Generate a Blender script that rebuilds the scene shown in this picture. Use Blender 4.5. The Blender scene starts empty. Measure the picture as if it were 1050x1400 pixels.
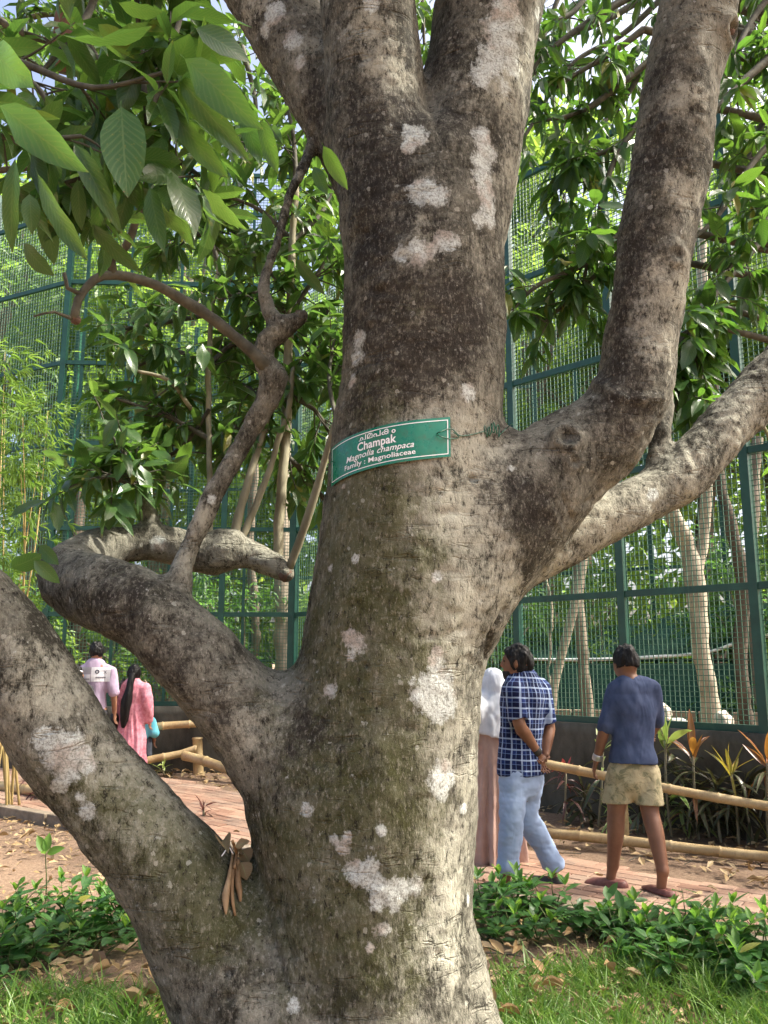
import bpy, math, random
import numpy as np
from mathutils import Vector, Matrix
from mathutils.bvhtree import BVHTree

random.seed(7)
RNG = np.random.default_rng(11)
SC = bpy.context.scene
COL = SC.collection

# ------------------------------------------------------------------ camera
CAM_H, PITCH, FPX = 1.57, math.radians(10.1), 1150.0     # eye height, tilt up, focal length in photo pixels
cam = bpy.data.cameras.new('camera')
cam.sensor_fit = 'HORIZONTAL'
cam.sensor_width = 36.0
cam.lens = 36.0 * FPX / 1050.0
cam.clip_start, cam.clip_end = 0.05, 2000.0
cam_o = bpy.data.objects.new('camera', cam)
COL.objects.link(cam_o)
cam_o.location = (0, 0, CAM_H)
cam_o.rotation_euler = (math.pi / 2 + PITCH, 0, 0)
SC.camera = cam_o

# ------------------------------------------------------------------ light
SUN_ELEV, SUN_AZ = math.radians(50), math.radians(86)    # azimuth clockwise from +Y (away from the camera)
world = bpy.data.worlds.new('World')
SC.world = world
world.use_nodes = True
wn = world.node_tree
wbg = wn.nodes['Background']
sky = wn.nodes.new('ShaderNodeTexSky')
sky.sky_type = 'NISHITA'
sky.sun_disc = False
sky.sun_elevation = SUN_ELEV
sky.sun_rotation = SUN_AZ
sky.air_density, sky.dust_density, sky.ozone_density = 0.75, 7.0, 0.2
wn.links.new(sky.outputs[0], wbg.inputs[0])
wbg.inputs[1].default_value = 0.15
sun = bpy.data.lights.new('sun', 'SUN')
sun.energy = 3.7
sun.angle = math.radians(2.5)
sun.color = (1.0, 0.94, 0.83)
sun_o = bpy.data.objects.new('sun', sun)
COL.objects.link(sun_o)
sun_dir = Vector((math.sin(SUN_AZ) * math.cos(SUN_ELEV), math.cos(SUN_AZ) * math.cos(SUN_ELEV), math.sin(SUN_ELEV)))
sun_o.rotation_euler = sun_dir.to_track_quat('Z', 'Y').to_euler()
sun_o.location = sun_dir * 60
vs = SC.view_settings
vs.view_transform = 'Standard'
vs.look = 'None'
vs.gamma = 1.0
vs.use_curve_mapping = False
vs.exposure = 1.68
SC.render.engine = 'CYCLES'
SC.cycles.max_bounces = 6
SC.cycles.diffuse_bounces = 3
SC.cycles.glossy_bounces = 3
SC.cycles.transmission_bounces = 6
SC.cycles.transparent_max_bounces = 8
SC.cycles.use_denoising = True
SC.cycles.use_adaptive_sampling = True
SC.cycles.adaptive_threshold = 0.02
SC.cycles.caustics_reflective = False
SC.cycles.caustics_refractive = False
SC.cycles.sample_clamp_indirect = 8.0

# ------------------------------------------------------------------ pixel -> place
cP, sP = math.cos(PITCH), math.sin(PITCH)
def ray(x, y):
    u, v = (x - 525.0) / FPX, (700.0 - y) / FPX
    return Vector((u, cP - v * sP, sP + v * cP))
def P(x, y, Y):
    d = ray(x, y)
    return Vector((0, 0, CAM_H)) + d * (Y / d.y)
def S(x, y, Y):                                           # metres per photo pixel there
    return Y / ray(x, y).y / FPX
def G(x, y, z=0.0):
    d = ray(x, y)
    return Vector((0, 0, CAM_H)) + d * ((z - CAM_H) / d.z)

# ------------------------------------------------------------------ helpers: objects
def link(o, parent=None):
    COL.objects.link(o)
    if parent is not None:
        o.parent = parent
    return o
def tag(o, label=None, cat=None, group=None, kind=None):
    if label: o['label'] = label
    if cat: o['category'] = cat
    if group: o['group'] = group
    if kind: o['kind'] = kind
    return o
def empty(name, loc, label, cat, group=None):
    o = bpy.data.objects.new(name, None)
    o.empty_display_size = 0.1
    o.location = loc
    link(o)
    return tag(o, label, cat, group)
def mesh_np(name, v, f, smooth=True, mat=None):
    """v (N,3), f list of equal-length faces (M,k) array or list of lists"""
    me = bpy.data.meshes.new(name)
    v = np.asarray(v, dtype=np.float32)
    if isinstance(f, np.ndarray):
        m, k = f.shape
        me.vertices.add(len(v)); me.vertices.foreach_set('co', v.ravel())
        me.loops.add(m * k); me.loops.foreach_set('vertex_index', f.astype(np.int32).ravel())
        me.polygons.add(m)
        me.polygons.foreach_set('loop_start', np.arange(0, m * k, k, dtype=np.int32))
        me.update(calc_edges=True)
    else:
        me.from_pydata([tuple(map(float, q)) for q in v], [], f)
    me.polygons.foreach_set('use_smooth', np.full(len(me.polygons), smooth))
    me.update()
    if mat: me.materials.append(mat)
    return me
def obj(name, me, parent=None, at=None, mat=None):
    """mesh given in world coordinates is moved under its parent / its own origin"""
    o = bpy.data.objects.new(name, me)
    link(o, parent)
    org = Vector(parent.location) if parent is not None else (Vector(at) if at is not None else Vector((0, 0, 0)))
    if parent is not None and parent.parent is not None:
        org = org + Vector(parent.parent.location)
    if org.length > 0:
        me.transform(Matrix.Translation(-org))
    if parent is None: o.location = org
    if mat: me.materials.append(mat)
    return o
class MB:
    """collects quads"""
    def __init__(s): s.v, s.f = [], []
    def box(s, c, size, R=None):
        i = len(s.v); c = Vector(c)
        for dz in (-.5, .5):
            for dx, dy in ((-.5, -.5), (.5, -.5), (.5, .5), (-.5, .5)):
                q = Vector((dx * size[0], dy * size[1], dz * size[2]))
                s.v.append(c + (R @ q if R else q))
        for q in ((3, 2, 1, 0), (4, 5, 6, 7), (0, 1, 5, 4), (1, 2, 6, 5), (2, 3, 7, 6), (3, 0, 4, 7)):
            s.f.append([i + k for k in q])
        return s
    def tube(s, pts, rad, n=8, cap=True):
        pts = [Vector(p) for p in pts]
        i0 = len(s.v); m = len(pts); up = None
        for j, p in enumerate(pts):
            t = (pts[min(j + 1, m - 1)] - pts[max(j - 1, 0)]).normalized()
            if up is None:
                up = t.orthogonal().normalized()
            up = (up - t * up.dot(t)).normalized()
            w = t.cross(up)
            r = rad[j] if hasattr(rad, '__len__') else rad
            for k in range(n):
                a = 2 * math.pi * k / n
                s.v.append(p + (up * math.cos(a) + w * math.sin(a)) * r)
        for j in range(m - 1):
            for k in range(n):
                a, b = i0 + j * n + k, i0 + j * n + (k + 1) % n
                s.f.append([a, b, b + n, a + n])
        if cap:
            s.f.append([i0 + k for k in range(n)][::-1])
            s.f.append([i0 + (m - 1) * n + k for k in range(n)])
        return s
    def mesh(s, name, mat=None, smooth=True):
        return mesh_np(name, s.v, s.f, smooth, mat)
def catmull(pts, step):
    """pts (n,k) control rows -> resampled rows about `step` apart in the first three columns"""
    p = np.asarray(pts, dtype=float)
    q = np.vstack([2 * p[0] - p[1], p, 2 * p[-1] - p[-2]])
    out = []
    for i in range(1, len(q) - 2):
        n = max(1, int(np.linalg.norm(q[i + 1, :3] - q[i, :3]) / step))
        for t in np.linspace(0, 1, n, endpoint=False):
            out.append(.5 * (2 * q[i] + (q[i + 1] - q[i - 1]) * t + (2 * q[i - 1] - 5 * q[i] + 4 * q[i + 1] - q[i + 2]) * t * t
                             + (3 * q[i] - q[i - 1] - 3 * q[i + 1] + q[i + 2]) * t ** 3))
    out.append(q[-2])
    return np.array(out)
def pxl(rows, step=.05):
    """(x, y, r_px, Y) pixel rows -> (n,4) metres x,y,z,r resampled"""
    return catmull([(*P(x, y, Y), r * S(x, y, Y)) for x, y, r, Y in rows], step)

# ------------------------------------------------------------------ helpers: noise on arrays
def _h(ix, iy, iz, seed):
    n = (ix * 374761393 + iy * 668265263 + iz * 2147483647 + seed * 974711) & 0xffffffff
    n = ((n ^ (n >> 13)) * 1274126177) & 0xffffffff
    return ((n ^ (n >> 16)) & 0xffff) / 65535.0
def vnoise(p, scale, seed=0):
    q = np.asarray(p, dtype=np.float64) * scale
    i = np.floor(q).astype(np.int64); f = q - i; f = f * f * (3 - 2 * f)
    r = 0
    for dx in (0, 1):
        for dy in (0, 1):
            for dz in (0, 1):
                w = (f[:, 0] if dx else 1 - f[:, 0]) * (f[:, 1] if dy else 1 - f[:, 1]) * (f[:, 2] if dz else 1 - f[:, 2])
                r = r + w * _h(i[:, 0] + dx, i[:, 1] + dy, i[:, 2] + dz, seed)
    return r * 2 - 1
def fbm(p, scale, seed=0, octs=3):
    return sum(vnoise(p, scale * 2 ** k, seed + k) * .5 ** k for k in range(octs))

# ------------------------------------------------------------------ helpers: blended solids (distance grid + surface nets)
class Field:
    def __init__(s, lo, hi, h):
        s.lo, s.h = np.array(lo, float), h
        s.n = np.ceil((np.array(hi, float) - s.lo) / h).astype(int) + 1
        s.ax = [(s.lo[k] + h * np.arange(s.n[k])).astype(np.float32) for k in range(3)]
        s.d = np.full(s.n, 9.0, np.float32)
    def sl(s, lo, hi):
        a = np.clip(np.floor((np.array(lo) - s.lo) / s.h).astype(int), 0, s.n)
        b = np.clip(np.ceil((np.array(hi) - s.lo) / s.h).astype(int) + 1, 0, s.n)
        return tuple(slice(int(a[k]), int(max(a[k], b[k]))) for k in range(3))
    def put(s, sl, nd, k, op='u'):
        a = s.d[sl]
        if op == 'sub':
            b = -nd
            if k: hh = np.clip(k - np.abs(a - b), 0, None) / k; s.d[sl] = np.maximum(a, b) + hh * hh * k * .25
            else: s.d[sl] = np.maximum(a, b)
        else:
            if k: hh = np.clip(k - np.abs(a - nd), 0, None) / k; s.d[sl] = np.minimum(a, nd) - hh * hh * k * .25
            else: s.d[sl] = np.minimum(a, nd)
    def chain(s, pts, rad, k=0.0, flat=None, op='u'):
        pts = np.asarray(pts, float); rad = np.broadcast_to(np.asarray(rad, float), (len(pts),))
        pad = k + 3 * s.h
        fl = np.ones(3) if flat is None else np.array(flat, float)
        big = s.sl((pts - rad.max() * fl).min(0) - pad, (pts + rad.max() * fl).max(0) + pad)
        if any(q.stop <= q.start for q in big): return s
        off = [q.start for q in big]
        tmp = np.full([q.stop - q.start for q in big], 9.0, np.float32)
        idx = range(len(pts) - 1) if len(pts) > 1 else [0]
        for i in idx:
            j = min(i + 1, len(pts) - 1)
            r = max(rad[i], rad[j])
            q = s.sl(np.minimum(pts[i], pts[j]) - r * fl - pad, np.maximum(pts[i], pts[j]) + r * fl + pad)
            if any(w.stop <= w.start for w in q): continue
            a = (pts[i] / fl).astype(np.float32); ab = ((pts[j] - pts[i]) / fl).astype(np.float32)
            L = float(ab @ ab) + 1e-9
            X = (s.ax[0][q[0]] / fl[0] - a[0])[:, None, None].astype(np.float32)
            Y = (s.ax[1][q[1]] / fl[1] - a[1])[None, :, None].astype(np.float32)
            Z = (s.ax[2][q[2]] / fl[2] - a[2])[None, None, :].astype(np.float32)
            t = np.clip((X * ab[0] + Y * ab[1] + Z * ab[2]) / L, 0, 1)
            dd = np.sqrt((X - t * ab[0]) ** 2 + (Y - t * ab[1]) ** 2 + (Z - t * ab[2]) ** 2) - (rad[i] + t * (rad[j] - rad[i]))
            loc = tuple(slice(w.start - o, w.stop - o) for w, o in zip(q, off))
            tmp[loc] = np.minimum(tmp[loc], dd * fl.min())
        s.put(big, tmp, k, op)
        return s
    def ell(s, c, r, R=None, k=0.0, op='u'):
        c = np.array(c, float); r = np.array(r, float); m = r.max() + k + 3 * s.h
        q = s.sl(c - m, c + m)
        if any(w.stop <= w.start for w in q): return s
        X, Y, Z = np.meshgrid(s.ax[0][q[0]] - c[0], s.ax[1][q[1]] - c[1], s.ax[2][q[2]] - c[2], indexing='ij')
        if R is not None:
            M = np.array(R)            # columns = local axes in world
            X, Y, Z = (M[0, 0] * X + M[1, 0] * Y + M[2, 0] * Z, M[0, 1] * X + M[1, 1] * Y + M[2, 1] * Z, M[0, 2] * X + M[1, 2] * Y + M[2, 2] * Z)
        k0 = np.sqrt((X / r[0]) ** 2 + (Y / r[1]) ** 2 + (Z / r[2]) ** 2)
        k1 = np.sqrt((X / r[0] ** 2) ** 2 + (Y / r[1] ** 2) ** 2 + (Z / r[2] ** 2) ** 2) + 1e-6
        s.put(q, (k0 * (k0 - 1) / k1).astype(np.float32), k, op)
        return s
    def cut(s, n, c):                 # keep the side where n.(p-c) < 0
        n = np.array(n, float); n = n / np.linalg.norm(n)
        pl = (s.ax[0] * n[0])[:, None, None] + (s.ax[1] * n[1])[None, :, None] + (s.ax[2] * n[2])[None, None, :] - float(n @ np.array(c, float))
        s.d = np.maximum(s.d, pl.astype(np.float32))
        return s
    def surf(s, smooth=1):
        d = s.d.copy()
        for k in range(3):            # close at the borders
            for e in (0, -1):
                ix = [slice(None)] * 3; ix[k] = e; d[tuple(ix)] = np.maximum(d[tuple(ix)], s.h * .5)
        ins = d < 0
        nx, ny, nz = d.shape
        cnt = np.zeros((nx - 1, ny - 1, nz - 1), np.int8)
        for a in (0, 1):
            for b in (0, 1):
                for c in (0, 1):
                    cnt += ins[a:nx - 1 + a, b:ny - 1 + b, c:nz - 1 + c]
        act = (cnt > 0) & (cnt < 8)
        I = np.argwhere(act)
        ids = np.full(act.shape, -1, np.int64); ids[act] = np.arange(len(I))
        acc = np.zeros((len(I), 3)); num = np.zeros(len(I))
        for ax in range(3):
            o1, o2 = [k for k in range(3) if k != ax]
            for b in (0, 1):
                for c in (0, 1):
                    A = I.copy(); A[:, o1] += b; A[:, o2] += c
                    B = A.copy(); B[:, ax] += 1
                    da, db = d[tuple(A.T)].astype(float), d[tuple(B.T)].astype(float)
                    m = (da < 0) != (db < 0)
                    t = np.where(m, da / (da - db + 1e-12), 0)
                    pos = A.astype(float); pos[:, ax] += t
                    acc += pos * m[:, None]; num += m
        V = s.lo + s.h * acc / num[:, None]
        F = []
        for ax in range(3):
            o1, o2 = [(1, 2), (2, 0), (0, 1)][ax]
            sa = [slice(None)] * 3; sb = [slice(None)] * 3
            sa[ax] = slice(0, -1); sb[ax] = slice(1, None)
            for k in (o1, o2):
                sa[k] = slice(1, -1); sb[k] = slice(1, -1)
            a, b = ins[tuple(sa)], ins[tuple(sb)]
            E = np.argwhere(a != b)
            flip = a[tuple(E.T)]
            E = E.copy(); E[:, o1] += 1; E[:, o2] += 1
            def cell(p, q):
                C = E.copy(); C[:, o1] -= p; C[:, o2] -= q
                return ids[tuple(C.T)]
            Q = np.stack([cell(1, 1), cell(0, 1), cell(0, 0), cell(1, 0)], 1)
            Q[~flip] = Q[~flip][:, ::-1]
            F.append(Q)
        F = np.vstack(F)
        for _ in range(smooth):
            V = lap(V, F)
        return V, F
def lap(V, F, w=.6):
    acc = np.zeros_like(V); n = np.zeros(len(V))
    for k in range(F.shape[1]):
        a, b = F[:, k], F[:, (k + 1) % F.shape[1]]
        for c in range(3):
            acc[:, c] += np.bincount(a, V[b, c], len(V)) + np.bincount(b, V[a, c], len(V))
        n += np.bincount(a, minlength=len(V)) + np.bincount(b, minlength=len(V))
    return V * (1 - w) + w * acc / np.maximum(n, 1)[:, None]
def normals(V, F):
    fn = np.cross(V[F[:, 2]] - V[F[:, 0]], V[F[:, 3 if F.shape[1] > 3 else 1]] - V[F[:, 1]])
    N = np.zeros_like(V)
    for k in range(F.shape[1]):
        for c in range(3):
            N[:, c] += np.bincount(F[:, k], fn[:, c], len(V))
    return N / np.maximum(np.linalg.norm(N, axis=1), 1e-9)[:, None]
def set_attr(me, name, val, kind='FLOAT'):
    a = me.attributes.new(name, kind, 'POINT')
    a.data.foreach_set('value' if kind == 'FLOAT' else 'vector', np.asarray(val, np.float32).ravel())

# ------------------------------------------------------------------ helpers: materials
def new_mat(name):
    m = bpy.data.materials.new(name); m.use_nodes = True
    nt = m.node_tree
    return m, nt, nt.nodes['Principled BSDF']
def N(nt, typ, **kw):
    n = nt.nodes.new(typ)
    for k, v in kw.items():
        if k.startswith('i_'):
            key = k[2:]
            key = int(key) if key.isdigit() else key
            s = n.inputs[key]
            if hasattr(v, 'is_output') or isinstance(v, bpy.types.NodeSocket): nt.links.new(v, s)
            else: s.default_value = v
        else: setattr(n, k, v)
    return n
def noise(nt, vec, scale, detail=4, rough=.6, dist=0.0):
    return N(nt, 'ShaderNodeTexNoise', i_Vector=vec, i_Scale=scale, i_Detail=detail, i_Roughness=rough, i_Distortion=dist).outputs[0]
def ramp(nt, fac, stops, interp='LINEAR'):
    r = N(nt, 'ShaderNodeValToRGB', i_0=fac); e = r.color_ramp; e.interpolation = interp
    while len(e.elements) < len(stops): e.elements.new(.5)
    for q, (p, c) in zip(e.elements, stops):
        q.position = p; q.color = (*c, 1) if hasattr(c, '__len__') else (c, c, c, 1)
    return r.outputs[0]
def mix(nt, fac, a, b, mode='MIX'):
    m = N(nt, 'ShaderNodeMix', data_type='RGBA', blend_type=mode)
    for key, v in ((0, fac), (6, a), (7, b)):
        if isinstance(v, bpy.types.NodeSocket): nt.links.new(v, m.inputs[key])
        else: m.inputs[key].default_value = v if key == 0 else ((*v, 1) if len(v) == 3 else v)
    return m.outputs[2]
def mth(nt, op, a, b=0.0, c=0.0, clamp=False):
    m = N(nt, 'ShaderNodeMath', operation=op, use_clamp=clamp)
    for k, v in enumerate((a, b, c)):
        if isinstance(v, bpy.types.NodeSocket): nt.links.new(v, m.inputs[k])
        else: m.inputs[k].default_value = v
    return m.outputs[0]
def coords(nt, kind='Object', scale=None):
    o = N(nt, 'ShaderNodeTexCoord').outputs[kind]
    if scale is not None:
        o = N(nt, 'ShaderNodeMapping', i_Vector=o, i_Scale=scale).outputs[0]
    return o
def bump(nt, height, strength=.5, dist=.01, normal=None):
    b = N(nt, 'ShaderNodeBump', i_Strength=strength, i_Distance=dist, i_Height=height)
    if normal: nt.links.new(normal, b.inputs['Normal'])
    return b.outputs[0]
def attr(nt, name): return N(nt, 'ShaderNodeAttribute', attribute_name=name).outputs['Fac']
def simple(name, c1, c2, scale=8, rough=.7, bstr=.2, bscale=60, bdist=.004, spec=.3, vec=None, metal=0.0):
    """two-tone mottled paint / cloth / earth with fine relief"""
    m, nt, b = new_mat(name)
    v = coords(nt) if vec is None else coords(nt, 'Object', vec)
    n = noise(nt, v, scale, 5)
    nt.links.new(ramp(nt, n, [(.32, c1), (.68, c2)]), b.inputs['Base Color'])
    b.inputs['Roughness'].default_value = rough
    b.inputs['Specular IOR Level'].default_value = spec
    b.inputs['Metallic'].default_value = metal
    if bstr: nt.links.new(bump(nt, noise(nt, v, bscale, 4), bstr, bdist), b.inputs['Normal'])
    return m
def leaf_mat(name, c1, c2, trans, tfac=.4, rough=.38, spots=True, old=(.30, .26, .05)):
    m, nt, b = new_mat(name)
    out = nt.nodes['Material Output']
    rnd = N(nt, 'ShaderNodeObjectInfo').outputs['Random']
    ta = attr(nt, 'tint')
    r = mth(nt, 'FRACT', mth(nt, 'ADD', rnd, ta))
    base = mix(nt, r, c1, c2)
    uv = N(nt, 'ShaderNodeUVMap').outputs[0]
    sp = N(nt, 'ShaderNodeSeparateXYZ', i_0=uv)
    vv = mth(nt, 'ABSOLUTE', mth(nt, 'SUBTRACT', sp.outputs[1], .5))
    mid = mth(nt, 'LESS_THAN', vv, .022)
    vein = mth(nt, 'SINE', mth(nt, 'MULTIPLY', mth(nt, 'SUBTRACT', sp.outputs[0], mth(nt, 'MULTIPLY', vv, .5)), 38.0))
    vein = mth(nt, 'MULTIPLY', mth(nt, 'POWER', mth(nt, 'ABSOLUTE', vein), 7.0), .5)
    vm = mth(nt, 'MAXIMUM', mth(nt, 'MULTIPLY', mid, .8), vein)
    light = mix(nt, .5, base, (.22, .34, .12))
    colr = mix(nt, vm, base, light)
    if spots:
        nz = noise(nt, coords(nt), 30, 4)
        colr = mix(nt, ramp(nt, nz, [(.62, 0.0), (.70, .5)]), colr, old)
        colr = mix(nt, ramp(nt, r, [(.955, 0.0), (.985, .8)]), colr, old)
        tip_ = mth(nt, 'ADD', sp.outputs[0], mth(nt, 'MULTIPLY', mth(nt, 'SUBTRACT', nz, .5), .5))
        colr = mix(nt, ramp(nt, tip_, [(.97, 0.0), (1.0, .8)]), colr, (.16, .10, .04))
    nt.links.new(colr, b.inputs['Base Color'])
    b.inputs['Roughness'].default_value = rough
    b.inputs['Specular IOR Level'].default_value = .45
    nt.links.new(bump(nt, mth(nt, 'MULTIPLY', vm, -1.0), .35, .002), b.inputs['Normal'])
    tr = N(nt, 'ShaderNodeBsdfTranslucent', i_Color=mix(nt, vm, mix(nt, r, trans, (trans[0] * .6, trans[1] * .8, trans[2])), (trans[0] * .6, trans[1] * .6, trans[2] * .5)))
    ms = N(nt, 'ShaderNodeMixShader', i_0=tfac)
    nt.links.new(b.outputs[0], ms.inputs[1]); nt.links.new(tr.outputs[0], ms.inputs[2])
    nt.links.new(ms.outputs[0], out.inputs['Surface'])
    return m

# ================================================================== the champak tree: trunk and limbs
def bark_material(name='bark', tone=1.0):
    m, nt, b = new_mat(name)
    v = coords(nt)
    big = noise(nt, v, 2.3, 2, .65)
    midn = noise(nt, v, 9, 5, .75)
    vg = N(nt, 'ShaderNodeMapping', i_Vector=v, i_Scale=(1.0, 1.0, .5)).outputs[0]
    g1 = noise(nt, vg, 85, 3, .75)
    g2 = noise(nt, vg, 42, 5, .85)
    wave_ = mth(nt, 'ADD', mth(nt, 'MULTIPLY', big, .35), mth(nt, 'ADD', mth(nt, 'MULTIPLY', midn, .35), mth(nt, 'MULTIPLY', g2, .30)))
    base = mix(nt, ramp(nt, wave_, [(.43, 0.0), (.56, 1.0)]), (.036 * tone, .034 * tone, .024 * tone), (.178 * tone, .171 * tone, .134 * tone))
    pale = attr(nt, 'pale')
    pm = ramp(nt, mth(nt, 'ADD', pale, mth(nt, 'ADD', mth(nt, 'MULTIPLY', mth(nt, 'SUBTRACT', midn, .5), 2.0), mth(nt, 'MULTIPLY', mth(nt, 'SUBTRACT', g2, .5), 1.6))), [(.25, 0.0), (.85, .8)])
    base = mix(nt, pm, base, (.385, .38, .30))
    n10 = noise(nt, v, 8, 5, .85)
    moss = attr(nt, 'moss')
    mm = ramp(nt, mth(nt, 'ADD', moss, mth(nt, 'MULTIPLY', mth(nt, 'SUBTRACT', n10, .5), 2.6)), [(.25, 0.0), (1.0, .66)])
    base = mix(nt, mm, base, (.062, .066, .017))
    drk = attr(nt, 'dark_mottle')
    am = ramp(nt, mth(nt, 'ADD', drk, mth(nt, 'MULTIPLY', mth(nt, 'SUBTRACT', N(nt, 'ShaderNodeTexNoise', i_Vector=v, i_Scale=15.0, i_Detail=5.0, i_Roughness=.85).outputs[0], .5), 3.0)), [(.30, 0.0), (.85, .85)])
    base = mix(nt, am, base, (.024, .020, .016))  # darkens the bark in mottled patches where the mask is painted
    # crust: light and dark grains, a little stretched along the stem
    base = mix(nt, ramp(nt, g1, [(.53, 0.0), (.68, .6)]), base, mix(nt, .38, base, (.60, .56, .46)))
    base = mix(nt, ramp(nt, g2, [(.36, .9), (.45, 0.0)]), base, (.014, .012, .009))
    # lichen plates
    li = attr(nt, 'lichen')
    ln = mth(nt, 'ADD', mth(nt, 'MULTIPLY', mth(nt, 'SUBTRACT', noise(nt, v, 22, 5, .75), .5), 2.0), mth(nt, 'MULTIPLY', mth(nt, 'SUBTRACT', g1, .5), .8))
    lm = ramp(nt, mth(nt, 'ADD', li, ln), [(.28, 0.0), (.46, .55), (.74, 1.0)])
    lcol = mix(nt, ramp(nt, noise(nt, v, 7, 2), [(.50, 0.0), (.62, 1.0)]), (.56, .60, .555), (.45, .41, .35))
    lcol = mix(nt, ramp(nt, noise(nt, v, 95, 4, .8), [(.40, .8), (.54, 0.0)]), lcol, (.19, .185, .155))
    base = mix(nt, mth(nt, 'MULTIPLY', lm, .92), base, lcol)
    # scattered tiny lichen dots
    vo = N(nt, 'ShaderNodeTexVoronoi', i_Vector=v, i_Scale=16.0, i_Randomness=1.0)
    dots = mth(nt, 'LESS_THAN', mth(nt, 'ADD', vo.outputs['Distance'], mth(nt, 'MULTIPLY', noise(nt, v, 70, 3), .35)), .33)
    dots = mth(nt, 'MULTIPLY', dots, mth(nt, 'GREATER_THAN', N(nt, 'ShaderNodeSeparateColor', i_0=vo.outputs['Color']).outputs[0], .72))
    base = mix(nt, mth(nt, 'MULTIPLY', dots, .4), base, (.50, .50, .42))
    nt.links.new(base, b.inputs['Base Color'])
    b.inputs['Roughness'].default_value = .9
    b.inputs['Specular IOR Level'].default_value = .2
    # relief: grain, pits, and short horizontal cracks, in metres
    vh = N(nt, 'ShaderNodeMapping', i_Vector=v, i_Scale=(5.0, 5.0, 26.0)).outputs[0]
    hc = ramp(nt, noise(nt, vh, 1.0, 3, .7, .8), [(.33, 0.0), (.43, 1.0)])
    hc = mth(nt, 'MAXIMUM', hc, ramp(nt, noise(nt, v, 3.1, 2), [(.42, 0.0), (.56, 1.0)]))
    hgt = mth(nt, 'ADD', mth(nt, 'MULTIPLY', hc, .008), mth(nt, 'MULTIPLY', g2, .009))
    hgt = mth(nt, 'ADD', hgt, mth(nt, 'MULTIPLY', g1, .0034))
    hgt = mth(nt, 'ADD', hgt, mth(nt, 'MULTIPLY', lm, .0012))
    n4 = bump(nt, hgt, 1.0, 1.0)
    nt.links.new(n4, b.inputs['Normal'])
    return m
BARK = bark_material()

LIMBS = [   # (x, y, r, Y) photo pixels and distance, blend radius
    ([(528, 1500, 178, 3.52), (512, 1400, 152, 3.50), (500, 1250, 144, 3.50), (503, 1100, 147, 3.50), (520, 1000, 134, 3.50), (532, 900, 127, 3.50),
      (546, 800, 122, 3.50), (560, 700, 117, 3.50), (568, 600, 111, 3.50), (577, 520, 107, 3.50), (580, 420, 107, 3.50), (580, 330, 105, 3.50), (582, 260, 96, 3.50)], .0),
    ([(545, 300, 80, 3.46), (520, 170, 70, 3.43), (510, 60, 64, 3.40), (502, -20, 63, 3.38), (492, -130, 60, 3.36), (480, -240, 56, 3.34)], .05),
    ([(612, 300, 82, 3.54), (634, 190, 78, 3.56), (656, 90, 72, 3.57), (674, -10, 76, 3.58), (700, -130, 72, 3.6), (720, -240, 66, 3.62)], .035),
    ([(525, 270, 54, 3.6), (474, 175, 54, 3.68), (425, 90, 54, 3.75), (378, 12, 54, 3.82), (325, -65, 52, 3.9), (270, -140, 48, 4.0)], .08),
    ([(600, 800, 100, 3.52), (690, 705, 88, 3.50), (765, 640, 70, 3.47), (828, 590, 61, 3.45), (866, 535, 55, 3.43), (880, 460, 52, 3.42), (893, 370, 51, 3.40),
      (912, 250, 50, 3.38), (930, 140, 49, 3.37), (958, 20, 50, 3.36), (985, -100, 50, 3.36), (1005, -200, 48, 3.36)], .16),
    ([(585, 900, 60, 3.56), (655, 818, 44, 3.60), (722, 762, 41, 3.66), (800, 720, 37, 3.72), (880, 682, 36, 3.78), (940, 640, 37, 3.83), (1000, 575, 36, 3.88),
      (1060, 515, 36, 3.92), (1130, 440, 34, 3.96), (1200, 350, 32, 4.0)], .05),
    ([(470, 1110, 110, 3.50), (395, 1030, 84, 3.46), (330, 965, 66, 3.42), (265, 895, 60, 3.40), (205, 840, 55, 3.42), (145, 812, 50, 3.50), (102, 795, 42, 3.62),
      (104, 770, 35, 3.76), (150, 748, 29, 3.92), (205, 741, 26, 4.02), (255, 752, 23, 4.08), (290, 757, 25, 4.12), (318, 751, 23, 4.14), (345, 759, 18, 4.16), (374, 771, 18, 4.16), (391, 784, 13, 4.15)], .14),
    ([(246, 800, 24, 3.44), (254, 760, 18, 3.46), (290, 682, 16, 3.48), (330, 610, 15, 3.50), (364, 545, 15, 3.50), (374, 515, 16, 3.50), (357, 488, 14, 3.50), (362, 466, 13, 3.50),
      (386, 446, 14, 3.52), (412, 431, 9, 3.54)], .03),
    ([(380, 446, 13, 3.52), (368, 425, 12, 3.53), (361, 395, 11, 3.54), (370, 360, 10, 3.55), (382, 325, 10, 3.57), (395, 270, 11, 3.6), (412, 235, 11, 3.62), (425, 205, 10, 3.66), (436, 170, 10, 3.72)], .02),
    ([(207, 735, 17, 4.02), (203, 705, 13, 4.02), (193, 682, 13, 4.0), (183, 664, 12, 3.98)], .03),
    ([(893, 660, 18, 3.80), (903, 600, 15, 3.84), (911, 560, 13, 3.88), (914, 515, 11, 3.92)], .04),
    ([(440, 1520, 150, 3.46), (375, 1395, 124, 3.44), (302, 1290, 92, 3.41), (225, 1185, 76, 3.38), (150, 1095, 68, 3.34), (92, 1025, 66, 3.30), (0, 880, 65, 3.24), (-90, 765, 62, 3.18), (-170, 650, 60, 3.14)], .10),
    ([(590, 1330, 70, 3.46), (620, 1410, 62, 3.42), (655, 1480, 60, 3.36)], .08),
]
F = Field((-2.05, 2.55, -.25), (2.0, 4.35, 5.15), .0125)
for rows, k in LIMBS:
    c = pxl(rows, .06)
    F.chain(c[:, :3], c[:, 3], k)
TV, TF = F.surf(2)
del F
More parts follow.
